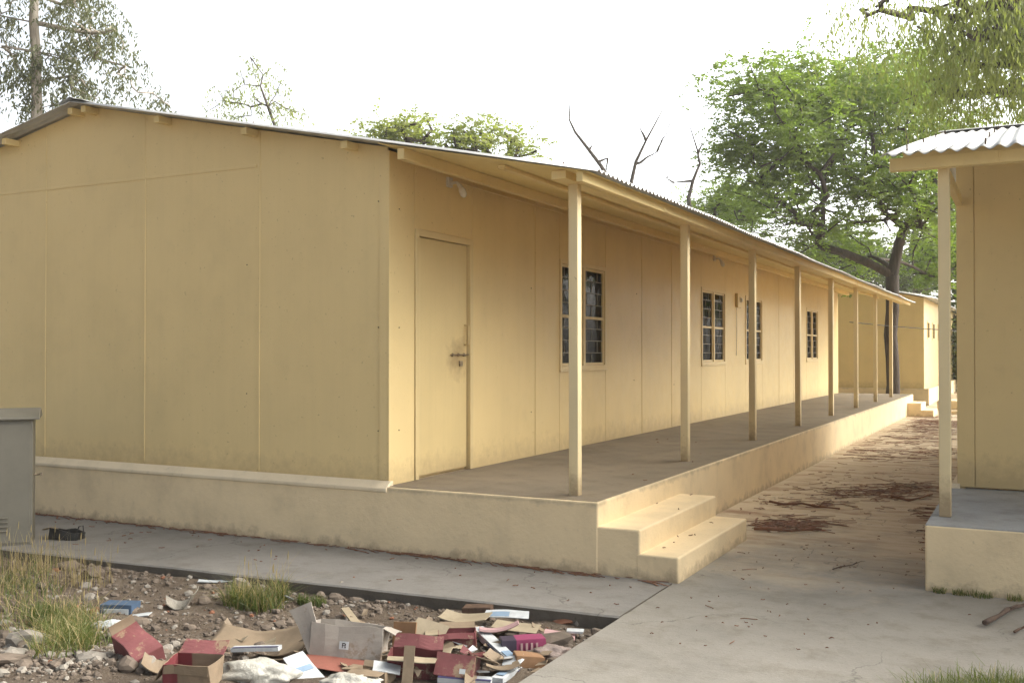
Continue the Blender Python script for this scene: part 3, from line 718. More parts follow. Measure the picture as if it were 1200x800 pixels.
# background trees behind the lane
for k, (lab, px, d, bl, seed) in enumerate((
    ('dark dense shrubby tree closing the lane beside the right building corner', 1122, 40, [(1120, 380, 34, 60), (1125, 300, 40, 50), (1150, 420, 40, 40)], 41),
    ('green background tree between the far building roof and the large trunk', 1085, 52, [(1075, 320, 50, 30), (1030, 325, 40, 26), (1105, 270, 40, 40)], 42),
    ('background tree seen through the large crown above the verandah end', 985, 50, [(985, 300, 60, 34), (930, 320, 50, 20)], 43))):
    c = at(px, 400, d)
    grow_tree('background_tree', lab, 'tree', [(c.x, c.y, -.2), (c.x, c.y, 1.2), (c.x, c.y, 2.6)], .18, [blob(a, b, d, rx, ry) for a, b, rx, ry in bl], 110, M['leaf_dark'], M['bark'], 'feather', seed, 'trees beyond the lane end', sprays=18, leaflets=11, leaf=(.16, .05), spread=1., tr_top=.7)
# dead trees: bare grey branches over the roof
def dead(label, trunkpx, d, branches, seed):
    c = at(*trunkpx[-1], d); root = tag(empty('dead_tree', (c.x, c.y, -.2)), label, 'tree', 'bare trees over the roof')
    rng = random.Random(seed)
    inv = Matrix.Translation(-Vector((c.x, c.y, -.2)))
    m = MB(); pts = [at(*p, d) for p in trunkpx]+[Vector((c.x, c.y, 1.5)), Vector((c.x, c.y, -.2))]; n = len(pts)
    m.tube(pts[::-1], [.07-.06*i/(n-1) for i in range(n)], 8); o = m.build('trunk', M['bark_dead'], root, smooth=True); o.matrix_parent_inverse = inv
    m = MB()
    def sub(p0, p1, r, dep):
        L = (p1-p0).length; k = 5; pts = []
        for i in range(k+1):
            q = p0.lerp(p1, i/k); q += Vector([rng.gauss(0, .035*L) for _ in range(3)])*(0 < i < k); pts.append(q)
        m.tube(pts, [r*(1-.7*i/k) for i in range(k+1)], 5)
        if dep:
            for _ in range(3):
                q = pts[rng.randint(2, k)]; dr = (p1-p0).normalized()*.6+Vector([rng.gauss(0, .6) for _ in range(3)]); sub(q, q+dr*L*.28, r*.4, dep-1)
    for br in branches:
        P_ = [at(*p, d) for p in br]
        for i, (a, b) in enumerate(zip(P_[:-1], P_[1:])): sub(a, b, .032*(1-.7*i/len(P_)), 1 if i else 0)
    o = m.build('limbs', M['bark_dead'], root, smooth=True); o.matrix_parent_inverse = inv
dead('bare dead tree with a two pronged fork above the verandah roof', [(777, 128), (757, 165), (745, 190), (738, 222)], 20, [[(745, 192), (770, 178), (783, 150)], [(757, 165), (750, 150)]], 2)
dead('bare dead branch leaning left above the verandah roof, tipped by a thin upright twig', [(668, 120), (667, 140), (674, 155), (688, 173), (704, 194), (716, 214), (724, 240)], 20, [[(700, 190), (712, 185), (711, 200)], [(690, 176), (694, 170)]], 3)
dead('single crooked bare stem against the left side of the large crown', [(809, 150), (817, 175), (820, 192), (812, 212), (807, 232), (809, 262)], 21, [[(812, 212), (790, 214), (780, 208)], [(818, 180), (822, 168)]], 4)

# ------------------------------------------------------------------ small helpers for litter
def strip(mb, c, L, w, ang, th=.004, bend=.2, z=None, rng=random, lift=.0):
    k = 4; pts = []; x, y = c[0], c[1]; a = ang
    pp = []
    for i in range(k+1):
        pp.append((x, y, a)); a += rng.gauss(0, bend); x += math.cos(a)*L/k; y += math.sin(a)*L/k
    vs = []
    zz = z if z is not None else c[2]
    for i, (px_, py_, a_) in enumerate(pp):
        ww = w*(.5 if i in (0, k) else 1)/2; nx_, ny_ = -math.sin(a_)*ww, math.cos(a_)*ww; h = zz+lift*(i/k)+th+rng.random()*.006
        vs += [(px_-nx_, py_-ny_, h), (px_+nx_, py_+ny_, h), (px_+nx_, py_+ny_, h-th), (px_-nx_, py_-ny_, h-th)]
    fs = []
    for i in range(k):
        b = i*4
        for q in range(4): fs.append((b+q, b+(q+1) % 4, b+4+(q+1) % 4, b+4+q))
    fs += [(0, 1, 2, 3), (k*4+3, k*4+2, k*4+1, k*4)]
    mb.add(vs, fs)
rg = random.Random(5)
lm = MB()
def scatter(px, py, sx, sy, n, Lr=(.05, .3), wr=(.004, .018)):
    for _ in range(n):
        p = gr(rg.gauss(px, sx), rg.gauss(py, sy), .0)
        if p.x < -2.62 or (p.x < -2.05 and (p.y < 8.5)) or (p.x > -.72 and p.y > 7.0) or p.y < 5.0: continue
        strip(lm, p, rg.uniform(*Lr), rg.uniform(*wr), rg.gauss(0.25, .6), z=.001+.012*nz(p.x, p.y, .5)*(p.y > 16)+(.02 if p.y > 16 else 0), rng=rg)
scatter(925, 613, 20, 4.0, 120, (.05, .32), (.005, .02)); scatter(890, 615, 8, 2.5, 25, (.05, .3), (.005, .02)); scatter(1010, 577, 32, 4.5, 170, (.04, .28)); scatter(955, 591, 25, 2.5, 25); scatter(1060, 570, 25, 3, 40, (.1, .4))
scatter(1040, 533, 40, 4.5, 150, (.06, .4)); scatter(1010, 520, 40, 4, 60); scatter(1075, 510, 25, 8, 140, (.06, .5)); scatter(1090, 498, 14, 4, 110, (.08, .6)); scatter(1078, 630, 4, 8, 14, (.04, .14)); scatter(1075, 600, 10, 4, 26)
scatter(1085, 495, 14, 7, 60, (.15, .7), (.02, .05)); scatter(980, 560, 60, 14, 60, (.02, .1)); scatter(1000, 640, 70, 30, 60, (.005, .028), (.002, .006)); scatter(850, 720, 110, 35, 60, (.004, .026), (.002, .005)); scatter(850, 700, 110, 45, 10, (.05, .12), (.002, .004)); scatter(900, 590, 40, 8, 40, (.03, .12))
# along the plinth foot and on the apron
for _ in range(210):
    x = rg.uniform(-9.0, -2.3); y = 6.54-abs(rg.gauss(0, .035)); strip(lm, (x, y, 0), rg.uniform(.03, .22), rg.uniform(.004, .014), rg.gauss(0, .25), z=.002, rng=rg)
for _ in range(60):
    x = rg.uniform(-9.0, -2.3); y = rg.uniform(5.6, 6.5); strip(lm, (x, y, 0), rg.uniform(.01, .05), rg.uniform(.003, .01), rg.uniform(0, 3), z=.002, rng=rg)
for _ in range(9):
    x = rg.uniform(-2.7, -2.15); y = rg.uniform(6.6, 8.4); strip(lm, (x, y, 0), rg.uniform(.01, .04), rg.uniform(.004, .012), rg.uniform(0, 3), z=(.336 if x < -2.41 else .173), rng=rg)
for _ in range(8):
    x = rg.uniform(-4.4, -2.8); y = rg.uniform(6.7, 12); strip(lm, (x, y, 0), rg.uniform(.01, .04), rg.uniform(.004, .012), rg.uniform(0, 3), z=.507, rng=rg)
tag(lm.build('litter', M['litter']), 'dry reddish bark strips and twigs strewn over lane and apron', 'litter', kind='stuff')
# single sticks that stand out
def stick(name, label, pts, r, mat='twig', z=.0):
    P_ = []; n = len(pts)
    for i, (px, py) in enumerate(pts): q = gr(px, py, z+r+.004); P_.append(q+Vector((0, 0, rg.random()*.012)))
    m = MB(); m.tube(P_, [r*(1-.35*i/(n-1))*(1+.25*math.sin(i*2.7)) for i in range(n)], 7)
    if n > 2:
        q = P_[n//2]; m.tube([q, q+Vector((.05, .06, .02)), q+Vector((.07, .13, .01))], [r*.5, r*.35, r*.2], 5)
    tag(m.build(name, M[mat], smooth=True), label, 'stick')
stick('stick', 'thick knobbly brown stick lying before the right building plinth', [(1154, 731), (1161, 728), (1172, 722), (1180, 716), (1190, 711), (1202, 709)], .016)
stick('stick', 'short dark twig near the knobbly stick at the right edge', [(1189, 741), (1194, 737), (1202, 735)], .008, 'rust')
stick('stick', 'long straight reddish bark strip beside the lowest step', [(884, 619), (905, 621), (928, 622), (948, 620), (963, 621)], .014, 'litter')
stick('stick', 'bent dark branch on the lane above the bark pile', [(902, 588), (918, 591), (940, 590), (958, 593), (975, 595), (984, 596)], .013, 'litter')
stick('stick', 'thin curved twig on the bare concrete right of the steps', [(976, 667), (985, 664), (999, 662), (1004, 660)], .005)
stick('stick', 'long thin dark branch across the lane by the right plinth', [(1045, 582), (1065, 586), (1080, 583), (1092, 579)], .014, 'litter')

# ------------------------------------------------------------------ stones
def stone_mesh(mb, c, s, rng, flat=.65):
    bm = bmesh.new(); bmesh.ops.create_icosphere(bm, subdivisions=1 if s[0] < .035 else 2, radius=1.)
    off = Vector((rng.random()*50, rng.random()*50, rng.random()*50)); rot = rotm(rng.uniform(-.4, .4), rng.uniform(-.4, .4), rng.uniform(0, 6.3))
    vs = []
    for v in bm.verts:
        p = v.co*(1+.38*mnoise.noise(v.co*1.3+off)); p = Vector((p.x*s[0], p.y*s[1], p.z*s[2])); vs.append(Vector(c)+rot @ p)
    mb.add(vs, [tuple(q.index for q in f.verts) for f in bm.faces]); bm.free()
sm = MB()
def in_bed(x, y): return x < -2.19 and y < apron_edge(x)-.03
for _ in range(9500):
    u = rg.random()
    if u < .55: p = gr(rg.uniform(-20, 720), rg.uniform(640, 800), -.13)
    elif u < .75: p = gr(rg.gauss(60, 70), rg.gauss(780, 14), -.13)
    elif u < .9: p = gr(rg.gauss(470, 60), rg.gauss(708, 8), -.13)
    else: p = gr(rg.gauss(150, 70), rg.gauss(672, 10), -.13)
    if not in_bed(p.x, p.y): continue
    s0 = min(.06, rg.lognormvariate(-4.65, .55)); sm.mi = 1 if rg.random() < .18 else (2 if rg.random() < .03 else 0)
    if .55 <= u < .75: sm.mi = rg.choice([0, 0, 1]); s0 *= 1.1
    stone_mesh(sm, (p.x, p.y, soil_z(p.x, p.y)+s0*.25), (s0*rg.uniform(.8, 1.5), s0, s0*rg.uniform(.5, .9)), rg)
tag(sm.build('rubble', [M['stone'], M['stone_pale'], M['brick']]), 'small stones and rubble strewn over the bare soil', 'rubble', kind='stuff')
def rock(label, px, py, s, mat, z=-.11, name='rock', cat='rock'):
    p = gr(px, py, z); m = MB(); stone_mesh(m, (0, 0, 0), s, rg)
    o = m.build(name, M[mat]); o.location = (p.x, p.y, soil_z(p.x, p.y)+s[2]*.45); tag(o, label, cat)
rock('orange brick fragment next to a beige rock below the apron edge', 414, 694, (.05, .04, .045), 'brick', name='brick_fragment', cat='brick')
rock('beige rock next to the orange brick fragment below the apron', 401, 700, (.07, .05, .045), 'stone_pale')
rock('flat orange brick slab at the lane corner end of the rubbish', 661, 733, (.11, .07, .03), 'brick', name='brick_fragment', cat='brick')
rock('grey boulder behind the flat orange brick slab', 628, 724, (.07, .05, .045), 'stone')
rock('pale elongated stone at the left edge beside the grass', 15, 766, (.03, .09, .03), 'stone_pale')
rock('flat grey stone in the lower left corner', 8, 782, (.12, .09, .035), 'stone')
rock('grey rock left of the blue box among the grass', 80, 674, (.10, .06, .05), 'stone')
rock('broad grey rock below the left grass clump', 32, 764, (.12, .09, .06), 'stone_pale')
rock('reddish rock below the dark lip of the apron, right of the grey rock', 110, 683, (.11, .07, .05), 'stone')
rock('pale stone in front of the tilted red carton', 172, 792, (.07, .05, .035), 'stone_pale')
rock('pinkish crushed lump of rubble near the lane corner', 648, 762, (.12, .09, .05), 'stone')
rock('small white stone right of the flat orange brick slab', 678, 737, (.03, .02, .028), 'stone_pale')

# ------------------------------------------------------------------ grass
def grass(name, label, spots, n, H, mat_share, seed, dry_h=None, spreadf=1., w=.0035):
    rng = random.Random(seed); m = MB()
    for _ in range(n):
        cx, cy, r = rng.choice(spots)
        a = rng.random()*6.28; q = r*rng.random()**.6; x, y = cx+math.cos(a)*q, cy+math.sin(a)*q*.7
        z = soil_z(x, y) if (y < 5.6) else 0.
        dry = rng.random() < mat_share; m.mi = 1 if dry else 0
        h = H*rng.uniform(.45, 1.1)*(dry_h if (dry and dry_h and rng.random() < .35) else 1)
        la = rng.random()*6.28; le = rng.gauss(.0, .28)*spreadf*h; k = 4; ww = w*rng.uniform(.7, 1.4)*(.6 if dry else 1); fa = rng.random()*3.14
        vs = []
        for i in range(k+1):
            t = i/k; px_, py_, pz = x+math.cos(la)*le*t*t*1.6, y+math.sin(la)*le*t*t*1.6, z-.01+h*(t-.12*t*t*abs(le/h)*2)
            hw = ww*(1-t*.85); vs += [(px_-math.cos(fa)*hw, py_-math.sin(fa)*hw, pz), (px_+math.cos(fa)*hw, py_+math.sin(fa)*hw, pz)]
        m.add(vs, [(i*2, i*2+1, i*2+3, i*2+2) for i in range(k)])
        if dry and rng.random() < .12 and h > .2:    # seed head
            tx, ty, tz = vs[-1]
            m.tube([(tx, ty, tz-.03), (tx, ty, tz), (tx+.004, ty, tz+.03)], [.0015, .0035, .001], 4, False)
    return tag(m.build(name, [M['grass_green'], M['grass_dry']]), label, 'grass', kind='stuff')
def G2(px, py, r, z=-.09): p = gr(px, py, z); return (p.x, p.y, r)
grass('grass', 'tall dry and green grass below the grey cabinet at left', [G2(20, 700, .35), G2(50, 745, .3), G2(80, 755, .28), G2(30, 725, .4), G2(90, 735, .2), G2(5, 690, .4), G2(70, 770, .2)], 1900, .14, .4, 1, 1.8, 1.7)
grass('grass', 'dry straw stalks standing along the foot of the cabinet', [G2(20, 672, .35), G2(60, 672, .3), G2(95, 690, .25), G2(10, 680, .4)], 420, .22, .88, 2, 1.5, .6, .003)
grass('grass', 'green grass tuft in the rubble beyond the brown cardboard sheet', [G2(290, 712, .12), G2(310, 718, .14), G2(325, 708, .08), G2(275, 716, .08)], 1000, .17, .35, 3, 1.8, 1.8)
grass('grass', 'small low green tuft left of the orange brick fragment', [G2(372, 714, .06), G2(355, 712, .04)], 330, .08, .1, 4)
grass('grass', 'green grass at the lower right corner beside the path', [G2(1090, 832, .12), G2(1130, 826, .13), G2(1170, 824, .13), G2(1200, 826, .12)], 1700, .18, .08, 5, None, 1.6, .004)
grass('weeds', 'dark green weeds at the lower side of the left grass', [G2(75, 750, .16), G2(90, 762, .12), G2(60, 735, .14)], 1500, .14, .12, 9, None, 2.4, .005)
grass('weeds', 'tiny dark weeds along the foot of the right building plinth', [(gr(1125, 697).x, PF-.03, .05), (gr(1150, 695).x, PF-.03, .07), (gr(1190, 700).x, PF-.03, .06), (gr(1100, 697).x, PF-.03, .04)], 420, .05, .4, 6)

# ------------------------------------------------------------------ rubbish heap
def print_mat(name, base, second=None, band=None, kraft=(.22, .165, .11), worn=.35, scale=9):
    """cardboard with printed ink, worn off in patches"""
    n = NT(name); n.vec = n.tc.outputs['Object']
    c = n.ramp(n.noise(scale, 5, .7), [(.3, mul(base, .8)), (.7, mul(base, 1.1))])
    if second and band:
        x = n.sep()[band[0]]; c = n.mix(n.ramp(x, [(band[1], 0.), (band[1]+.003, 1.)]) if band[1] >= 0 else n.ramp(n.math('MULTIPLY', x, -1), [(-band[1], 0.), (-band[1]+.003, 1.)]), c, second)
    c = n.mix(n.ramp(n.noise(scale*1.3, 6, .75), [(.66-worn*.28, 0.), (.71-worn*.25, min(1., worn*2.2))]), c, kraft)
    n.col(c); n.rough(.7); n.bump(n.noise(30, 4, .6), .3, .005); return n.mat
M['kraft'] = print_mat('brown_kraft_board', (.22, .168, .112), worn=.1)
M['kraft_orange'] = print_mat('orange_brown_board', (.25, .14, .07), worn=.05)
M['kraft_pale'] = print_mat('pale_kraft_board', (.31, .26, .18), worn=.1)
M['kraft_grey'] = print_mat('weathered_grey_board', (.33, .30, .265), kraft=(.24, .18, .13), worn=.35, scale=5)
M['red_print'] = print_mat('red_printed_board', (.125, .026, .03), worn=.4)
M['red_pale'] = print_mat('faded_red_board', (.20, .065, .068), kraft=(.28, .20, .13), worn=.45, scale=7)
M['red_black'] = print_mat('red_and_black_print', (.22, .165, .11), (.15, .028, .033), (0, -.045), kraft=(.05, .04, .035), worn=.25)
M['blue_print'] = print_mat('blue_printed_board', (.05, .09, .155), worn=.1)
M['white_card'] = print_mat('white_printed_card', (.47, .50, .52), kraft=(.26, .31, .40), worn=.2, scale=12)
M['magenta'] = print_mat('magenta_printed_board', (.24, .035, .10), (.03, .02, .04), (0, -.04), worn=.1)
M['pink'] = print_mat('pink_paper', (.42, .27, .27), worn=.05)
M['orange_paper'] = print_mat('orange_red_board', (.24, .085, .06), worn=.1)
M['navy'] = simple('navy_print', (.03, .03, .09), .5)
M['skyblue'] = simple('light_blue_print', (.20, .29, .40), .5)
def film(name, base):
    n = NT(name); n.col(n.ramp(n.noise(14, 5, .7), [(.3, mul(base, .75)), (.6, base)])); n.rough(.35); n.bump(n.noise(22, 6, .7), .8, .02); return n.mat
M['film'] = film('white_plastic_film', (.50, .49, .44)); M['cloth'] = film('dirty_grey_cloth', (.27, .25, .21)); M['cloth_pink'] = film('pinkish_grey_cloth', (.24, .19, .17))

def crumple(o, amt, sc, seed, sub=0):
    me = o.data; off = Vector((seed*3.7, seed*1.3, seed))
    if sub:
        bm = bmesh.new(); bm.from_mesh(me); bmesh.ops.subdivide_edges(bm, edges=bm.edges, cuts=sub, use_grid_fill=True); bm.to_mesh(me); bm.free()
    for v in me.vertices: v.co += mnoise.noise_vector(v.co*sc+off)*amt
def sheet(mb, a, b, c, d, n=5):
    a, b, c, d = map(Vector, (a, b, c, d)); mb.grid(lambda u, v: a.lerp(b, u).lerp(d.lerp(c, u), v), n, n)
def carton(label, px, py, size, rot, outer, inner='kraft', flaps=(), z=-.085, crush=.012, seed=1, open_top=True, name='carton', sticker=None, lift=0., cat='carton', bandm=None):
    """open folding carton: thin walls, top flaps as children. rot in degrees"""
    p = gr(px, py, z); w, d, h = size
    r = tag(empty(name, (p.x, p.y, z+lift)), label, cat); r.rotation_euler = tuple(R(a) for a in rot)
    m = MB(); x, y = w/2, d/2
    sheet(m, (-x,-y,0), (x,-y,0), (x,y,0), (-x,y,0)); sheet(m, (-x,-y,0), (x,-y,0), (x,-y,h), (-x,-y,h)); sheet(m, (x,-y,0), (x,y,0), (x,y,h), (x,-y,h))
    sheet(m, (x,y,0), (-x,y,0), (-x,y,h), (x,y,h)); sheet(m, (-x,y,0), (-x,-y,0), (-x,-y,h), (-x,y,h))
    if not open_top: sheet(m, (-x,-y,h), (x,-y,h), (x,y,h), (-x,y,h))
    body = m.build('body', [M[outer], M[inner]], r, solid=.005); crumple(body, crush, 7, seed)
    md = body.modifiers['thick']; md.offset = -1 if False else 0
    if not open_top: pass
    for k, (side, ang, L, mat) in enumerate(flaps):
        m = MB(); a = R(ang); up, outw = math.cos(a)*L, math.sin(a)*L
        e = {'+x': ((x,-y*.97,h), (x,y*.97,h), (outw,0,up)), '-x': ((-x,y*.97,h), (-x,-y*.97,h), (-outw,0,up)), '+y': ((x*.97,y,h), (-x*.97,y,h), (0,outw,up)), '-y': ((-x*.97,-y,h), (x*.97,-y,h), (0,-outw,up))}[side]
        A, B_, dv = Vector(e[0]), Vector(e[1]), Vector(e[2]); sheet(m, A, B_, B_+dv, A+dv, 4)
        f = m.build('flap', M[mat], r, solid=.004); crumple(f, crush, 7, seed)
    if sticker:
        m = MB(); sx, sz, sw = sticker
        m.box(sx-sw/2, sx+sw/2, -y-.0125-crush*.5, -y-.0115-crush*.5, sz-sw*.4, sz+sw*.4); st = m.build('sticker', M['white_card'], r)
        if sw < .04: return r
        m = MB(); q = -y-.0135-crush*.5
        for (a, b, c, d_) in ((-.2, -.12, -.25, .25), (-.12, .12, .15, .25), (.1, .2, -.02, .2), (-.12, .15, -.05, .03), (.08, .2, -.25, -.08)): m.box(sx+a*sw, sx+b*sw, q, q+.001, sz+c*sw, sz+d_*sw)
        m.build('print', M['dark'], st)
    return r
def flat(label, px, py, w, d, rot, mat, z=-.085, lift=.02, curl=0., seed=1, th=.004, name='cardboard_sheet', cat='cardboard', crush=.012, n=10, stripes=None, back=None):
    p = gr(px, py, z); m = MB()
    m.grid(lambda u, v: ((u-.5)*w, (v-.5)*d, curl*((u-.5)*2)**2+curl*.4*((v-.5)*2)**2), n, n)
    o = m.build(name, M[mat], None, solid=th); crumple(o, crush, 5, seed)
    o.location = (p.x, p.y, z+lift); o.rotation_euler = tuple(R(a) for a in rot); tag(o, label, cat)
    if stripes:
        for (x0, x1, y0, y1, mt) in stripes:
            m = MB(); m.grid(lambda u, v: ((x0+(x1-x0)*u)*w, (y0+(y1-y0)*v)*d, curl*((x0+(x1-x0)*u)*2)**2+curl*.4*((y0+(y1-y0)*v)*2)**2), 6, 6)
            s_ = m.build('print', M[mt], o, solid=.001); crumple(s_, crush, 5, seed)
            for v in s_.data.vertices: v.co.z += th/2+.0015
    return o
def bag(label, px, py, size, rz, mat, z=-.085, seed=1, name='plastic_bag', cat='plastic bag', amt=.3, lift=0.):
    p = gr(px, py, z); bm = bmesh.new(); bmesh.ops.create_icosphere(bm, subdivisions=4, radius=1.); off = Vector((seed*5.1, seed*2.3, seed))
    for v in bm.verts:
        q = v.co.copy(); q *= 1+amt*mnoise.noise(q*1.6+off)+amt*.5*mnoise.noise(q*5+off)+amt*.2*mnoise.noise(q*11+off)
        v.co = Vector((q.x*size[0], q.y*size[1], max(q.z, -.55)*size[2]))
    me = bpy.data.meshes.new(name); bm.to_mesh(me); bm.free(); me.materials.append(M[mat])
    for f in me.polygons: f.use_smooth = True
    o = bpy.data.objects.new(name, me); COL.objects.link(o); o.location = (p.x, p.y, z+lift+size[2]*.5); o.rotation_euler = (0, 0, R(rz)); return tag(o, label, cat)

# on the apron
carton('crushed brown and black box lying on the apron near the cabinet', 79, 631, (.24, .13, .07), (0, 6, 20), 'black_plastic', 'black_plastic', [('-x', 100, .07, 'kraft')], z=0, crush=.03, seed=3)
m = MB(); p = gr(88, 631, .0)
m.tube([p+Vector((0, 0, .01)), p+Vector((.02, .02, .10)), p+Vector((.06, .03, .11)), p+Vector((.07, .03, .02))], .005, 6); tag(m.build('wire_loop', M['black_plastic']), 'stiff dark wire loop beside the crushed box on the apron', 'wire')
# blue box with pale panels
c = carton('small blue box with pale side panels lying on the soil', 141, 722, (.20, .12, .085), (0, 0, 22), 'blue_print', 'blue_print', open_top=False, crush=.004, seed=2, z=-.09)
m = MB(); m.box(-.075, .085, -.069, -.0645, .018, .064); m.build('panel', M['white_card'], c, .002)
m = MB(); m.box(-.106, -.1025, -.045, .045, .012, .07); m.build('panel', M['white_card'], c, .002)
bag('crumpled white and blue bag between the blue box and the tilted red carton', 128, 738, (.10, .06, .04), 15, 'white_card', seed=2)
flat('small pale card leaning behind the tilted red carton', 163, 727, .14, .06, (5, -8, 25), 'white_card', lift=.03, seed=3, name='paper_card', cat='paper')
carton('red carton tipped on its corner at the left of the heap', 165, 776, (.25, .15, .12), (24, 20, -10), 'red_pale', 'kraft', [('-x', 15, .06, 'kraft')], open_top=False, crush=.016, seed=4, lift=.03)
m = MB(); p = gr(152, 778, -.1); m.tube([p+Vector((-.07, -.03, .02)), p+Vector((.09, .02, .03))], .028, 14); tag(m.build('paper_roll', M['white_card'], smooth=True), 'white paper roll under the tipped red carton', 'paper roll')
flat('folded brown scrap in front of the tipped red carton', 185, 789, .16, .10, (20, 15, 40), 'kraft', lift=.03, curl=.03, seed=5)
flat('dirty pale cloth crumpled on the soil left of the big cardboard sheet', 214, 716, .17, .13, (10, -25, 30), 'cloth', lift=.05, curl=.05, seed=4, crush=.05, n=16, name='cloth', cat='cloth')
flat('narrow white strip lying below the apron edge by the grass tuft', 258, 686, .30, .055, (3, -4, 33), 'white_card', lift=.03, curl=.012, seed=6, name='paper_strip', cat='paper')
carton('brown carton printed red and black standing at the front of the heap', 228, 808, (.23, .15, .15), (4, 0, 18), 'red_black', 'kraft', [('-x', 150, .10, 'kraft'), ('+y', 60, .09, 'red_pale'), ('-y', 175, .05, 'kraft')], crush=.014, seed=6)
p = gr(300, 765, -.08); m = MB()
def curled(u, v):
    x, y = (u-.5)*.56, (v-.5)*.42
    z = .018+.17*max(0, v-.35)**1.6*(1-.35*u) + .16*max(0, u-.62)**1.5 + .03*math.sin(u*5+v*3)*v
    y -= .10*max(0, v-.75); return (x, y, z)
m.grid(curled, 22, 18); o = m.build('cardboard_sheet', M['kraft'], None, solid=.005, smooth=True); crumple(o, .014, 6, 7); o.location = p; o.rotation_euler = (0, 0, R(16))
tag(o, 'large brown cardboard sheet curled up behind the printed carton', 'cardboard')
CART = carton('weathered grey brown carton with a small square sticker, largest in the heap', 408, 776, (.38, .17, .17), (-10, 3, 20), 'kraft_grey', 'kraft', [('+x', 110, .07, 'kraft_grey'), ('+y', 100, .08, 'kraft_grey')], crush=.016, seed=8, lift=.03, sticker=(.0, .07, .05), open_top=True)
m = MB(); sheet(m, (-.188, -.083, .01), (-.16, -.083, .16), (-.21, -.06, .27), (-.33, -.05, .22), 5); f = m.build('flap', M['kraft_grey'], CART, solid=.004); crumple(f, .01, 7, 3)
bag('white film wrapped bundle at the bottom edge of the heap', 300, 800, (.19, .09, .065), 22, 'film', seed=7, name='wrapped_bundle', cat='bundle', lift=.02)
bag('second smaller white wrapped bundle right of the blue printed paper', 412, 812, (.14, .07, .04), 22, 'film', seed=9, name='wrapped_bundle', cat='bundle', lift=.03)
flat('white edged dark strip above the film wrapped bundle', 300, 779, .26, .05, (0, -4, 20), 'white_card', lift=.09, seed=9, th=.02, name='board_strip', cat='board', crush=.006, stripes=[(-.48, .48, -.5, -.1, 'navy')])
flat('white and blue printed paper sloping under the grey brown carton', 356, 797, .26, .12, (8, 22, -20), 'white_card', lift=.05, seed=10, name='printed_paper', cat='paper', stripes=[(-.1, .05, -.4, .4, 'skyblue'), (.3, .42, -.4, .1, 'skyblue')])
flat('flat orange red board lying in front of the grey brown carton', 388, 788, .34, .18, (3, 3, 10), 'orange_paper', lift=.05, seed=11, crush=.008)
carton('open brown box with its flaps folded out, before the grey brown carton', 436, 800, (.18, .14, .07), (-8, 0, 12), 'kraft', 'kraft', [('-y', 98, .09, 'kraft'), ('-x', 95, .05, 'kraft'), ('+y', 50, .04, 'kraft')], crush=.012, seed=12)
flat('upright orange brown board standing in the middle of the heap', 474, 764, .13, .13, (80, 0, 12), 'kraft_orange', lift=.10, seed=13, crush=.006, th=.012)
flat('pale cream board leaning right of the upright orange brown board', 502, 757, .20, .13, (35, 12, 5), 'kraft_pale', lift=.09, seed=14, crush=.008)
carton('dark red carton sunk at the back of the heap', 537, 760, (.20, .11, .10), (0, -4, 30), 'red_print', 'kraft', [('+y', 80, .08, 'kraft'), ('-x', 85, .07, 'kraft_pale'), ('-y', 130, .04, 'red_print')], crush=.015, seed=15)
carton('torn red carton with a long pale flap bent across its top', 486, 792, (.25, .15, .12), (0, 3, 24), 'red_print', 'kraft', [('-y', 88, .09, 'kraft_pale'), ('+y', 35, .07, 'red_pale'), ('+x', 70, .06, 'kraft_pale')], crush=.018, seed=16)
flat('narrow brown cardboard offcut standing before the torn red carton', 478, 806, .055, .2, (70, 0, 20), 'kraft', lift=.10, seed=17, crush=.006)
carton('faded pink red carton lying tilted with a brown side flap', 534, 799, (.20, .13, .11), (-26, 2, 14), 'red_pale', 'kraft', [('+x', 100, .10, 'kraft')], crush=.010, seed=18, open_top=False, sticker=(.05, .025, .03), lift=.02)
def slim(label, a, b, w, h, seed, z=-.1):
    A, B_ = gr(*a, z+h), gr(*b, z+h); A.z = z+h+.03; B_.z = z+h; L = (B_-A).length; ang = math.atan2(B_.y-A.y, B_.x-A.x); mid = (A+B_)/2
    m = MB(); m.grid(lambda u, v: 0, 0, 0) if False else None
    r = tag(empty('slim_carton', mid, ang), label, 'carton'); r.rotation_euler = (0, math.asin((A.z-B_.z)/L), ang)
    m = MB(); m.box(-L/2, L/2, -w/2, w/2, -h/2, h/2); o = m.build('body', M['white_card'], r, .003); crumple(o, .006, 9, seed, 3)
    m = MB(); m.box(L*.22, L*.38, -w*.36, w*.36, h/2+.003, h/2+.005); m.box(-L*.42, -L*.30, -w*.3, w*.3, h/2+.003, h/2+.005); m.build('print', M['skyblue'], r)
    m = MB(); m.box(-L*.1, L*.08, -w/2-.007, -w/2-.005, -h*.3, h*.3); m.build('print', M['navy'], r)
slim('long white and blue slim carton slanting down to the right across the heap', (560, 744), (606, 780), .065, .04, 19)
slim('short white and blue slim carton crossing the upper end of the long one', (532, 757), (560, 744), .06, .035, 20)
slim('long white and blue slim carton slanting up to the right by the path edge', (582, 804), (622, 772), .065, .03, 21, -.12)
c = carton('magenta and black box lying behind the slim cartons', 612, 765, (.24, .10, .085), (0, 0, 38), 'magenta', 'magenta', open_top=False, crush=.006, seed=22)
m = MB()
for k in range(4): m.box(-.02+k*.028, -.008+k*.028, -.0585, -.056, .02, .07)
m.build('print', M['pink'], c)
carton('plain brown box under the magenta box', 618, 781, (.15, .10, .06), (0, 8, 40), 'kraft_orange', 'kraft', open_top=False, crush=.008, seed=23)
flat('blue and white paper crumpled at the back of the heap', 594, 735, .26, .08, (10, 0, 20), 'white_card', lift=.08, seed=24, crush=.02, name='crumpled_paper', cat='paper', stripes=[(-.35, .1, -.4, .2, 'skyblue')])
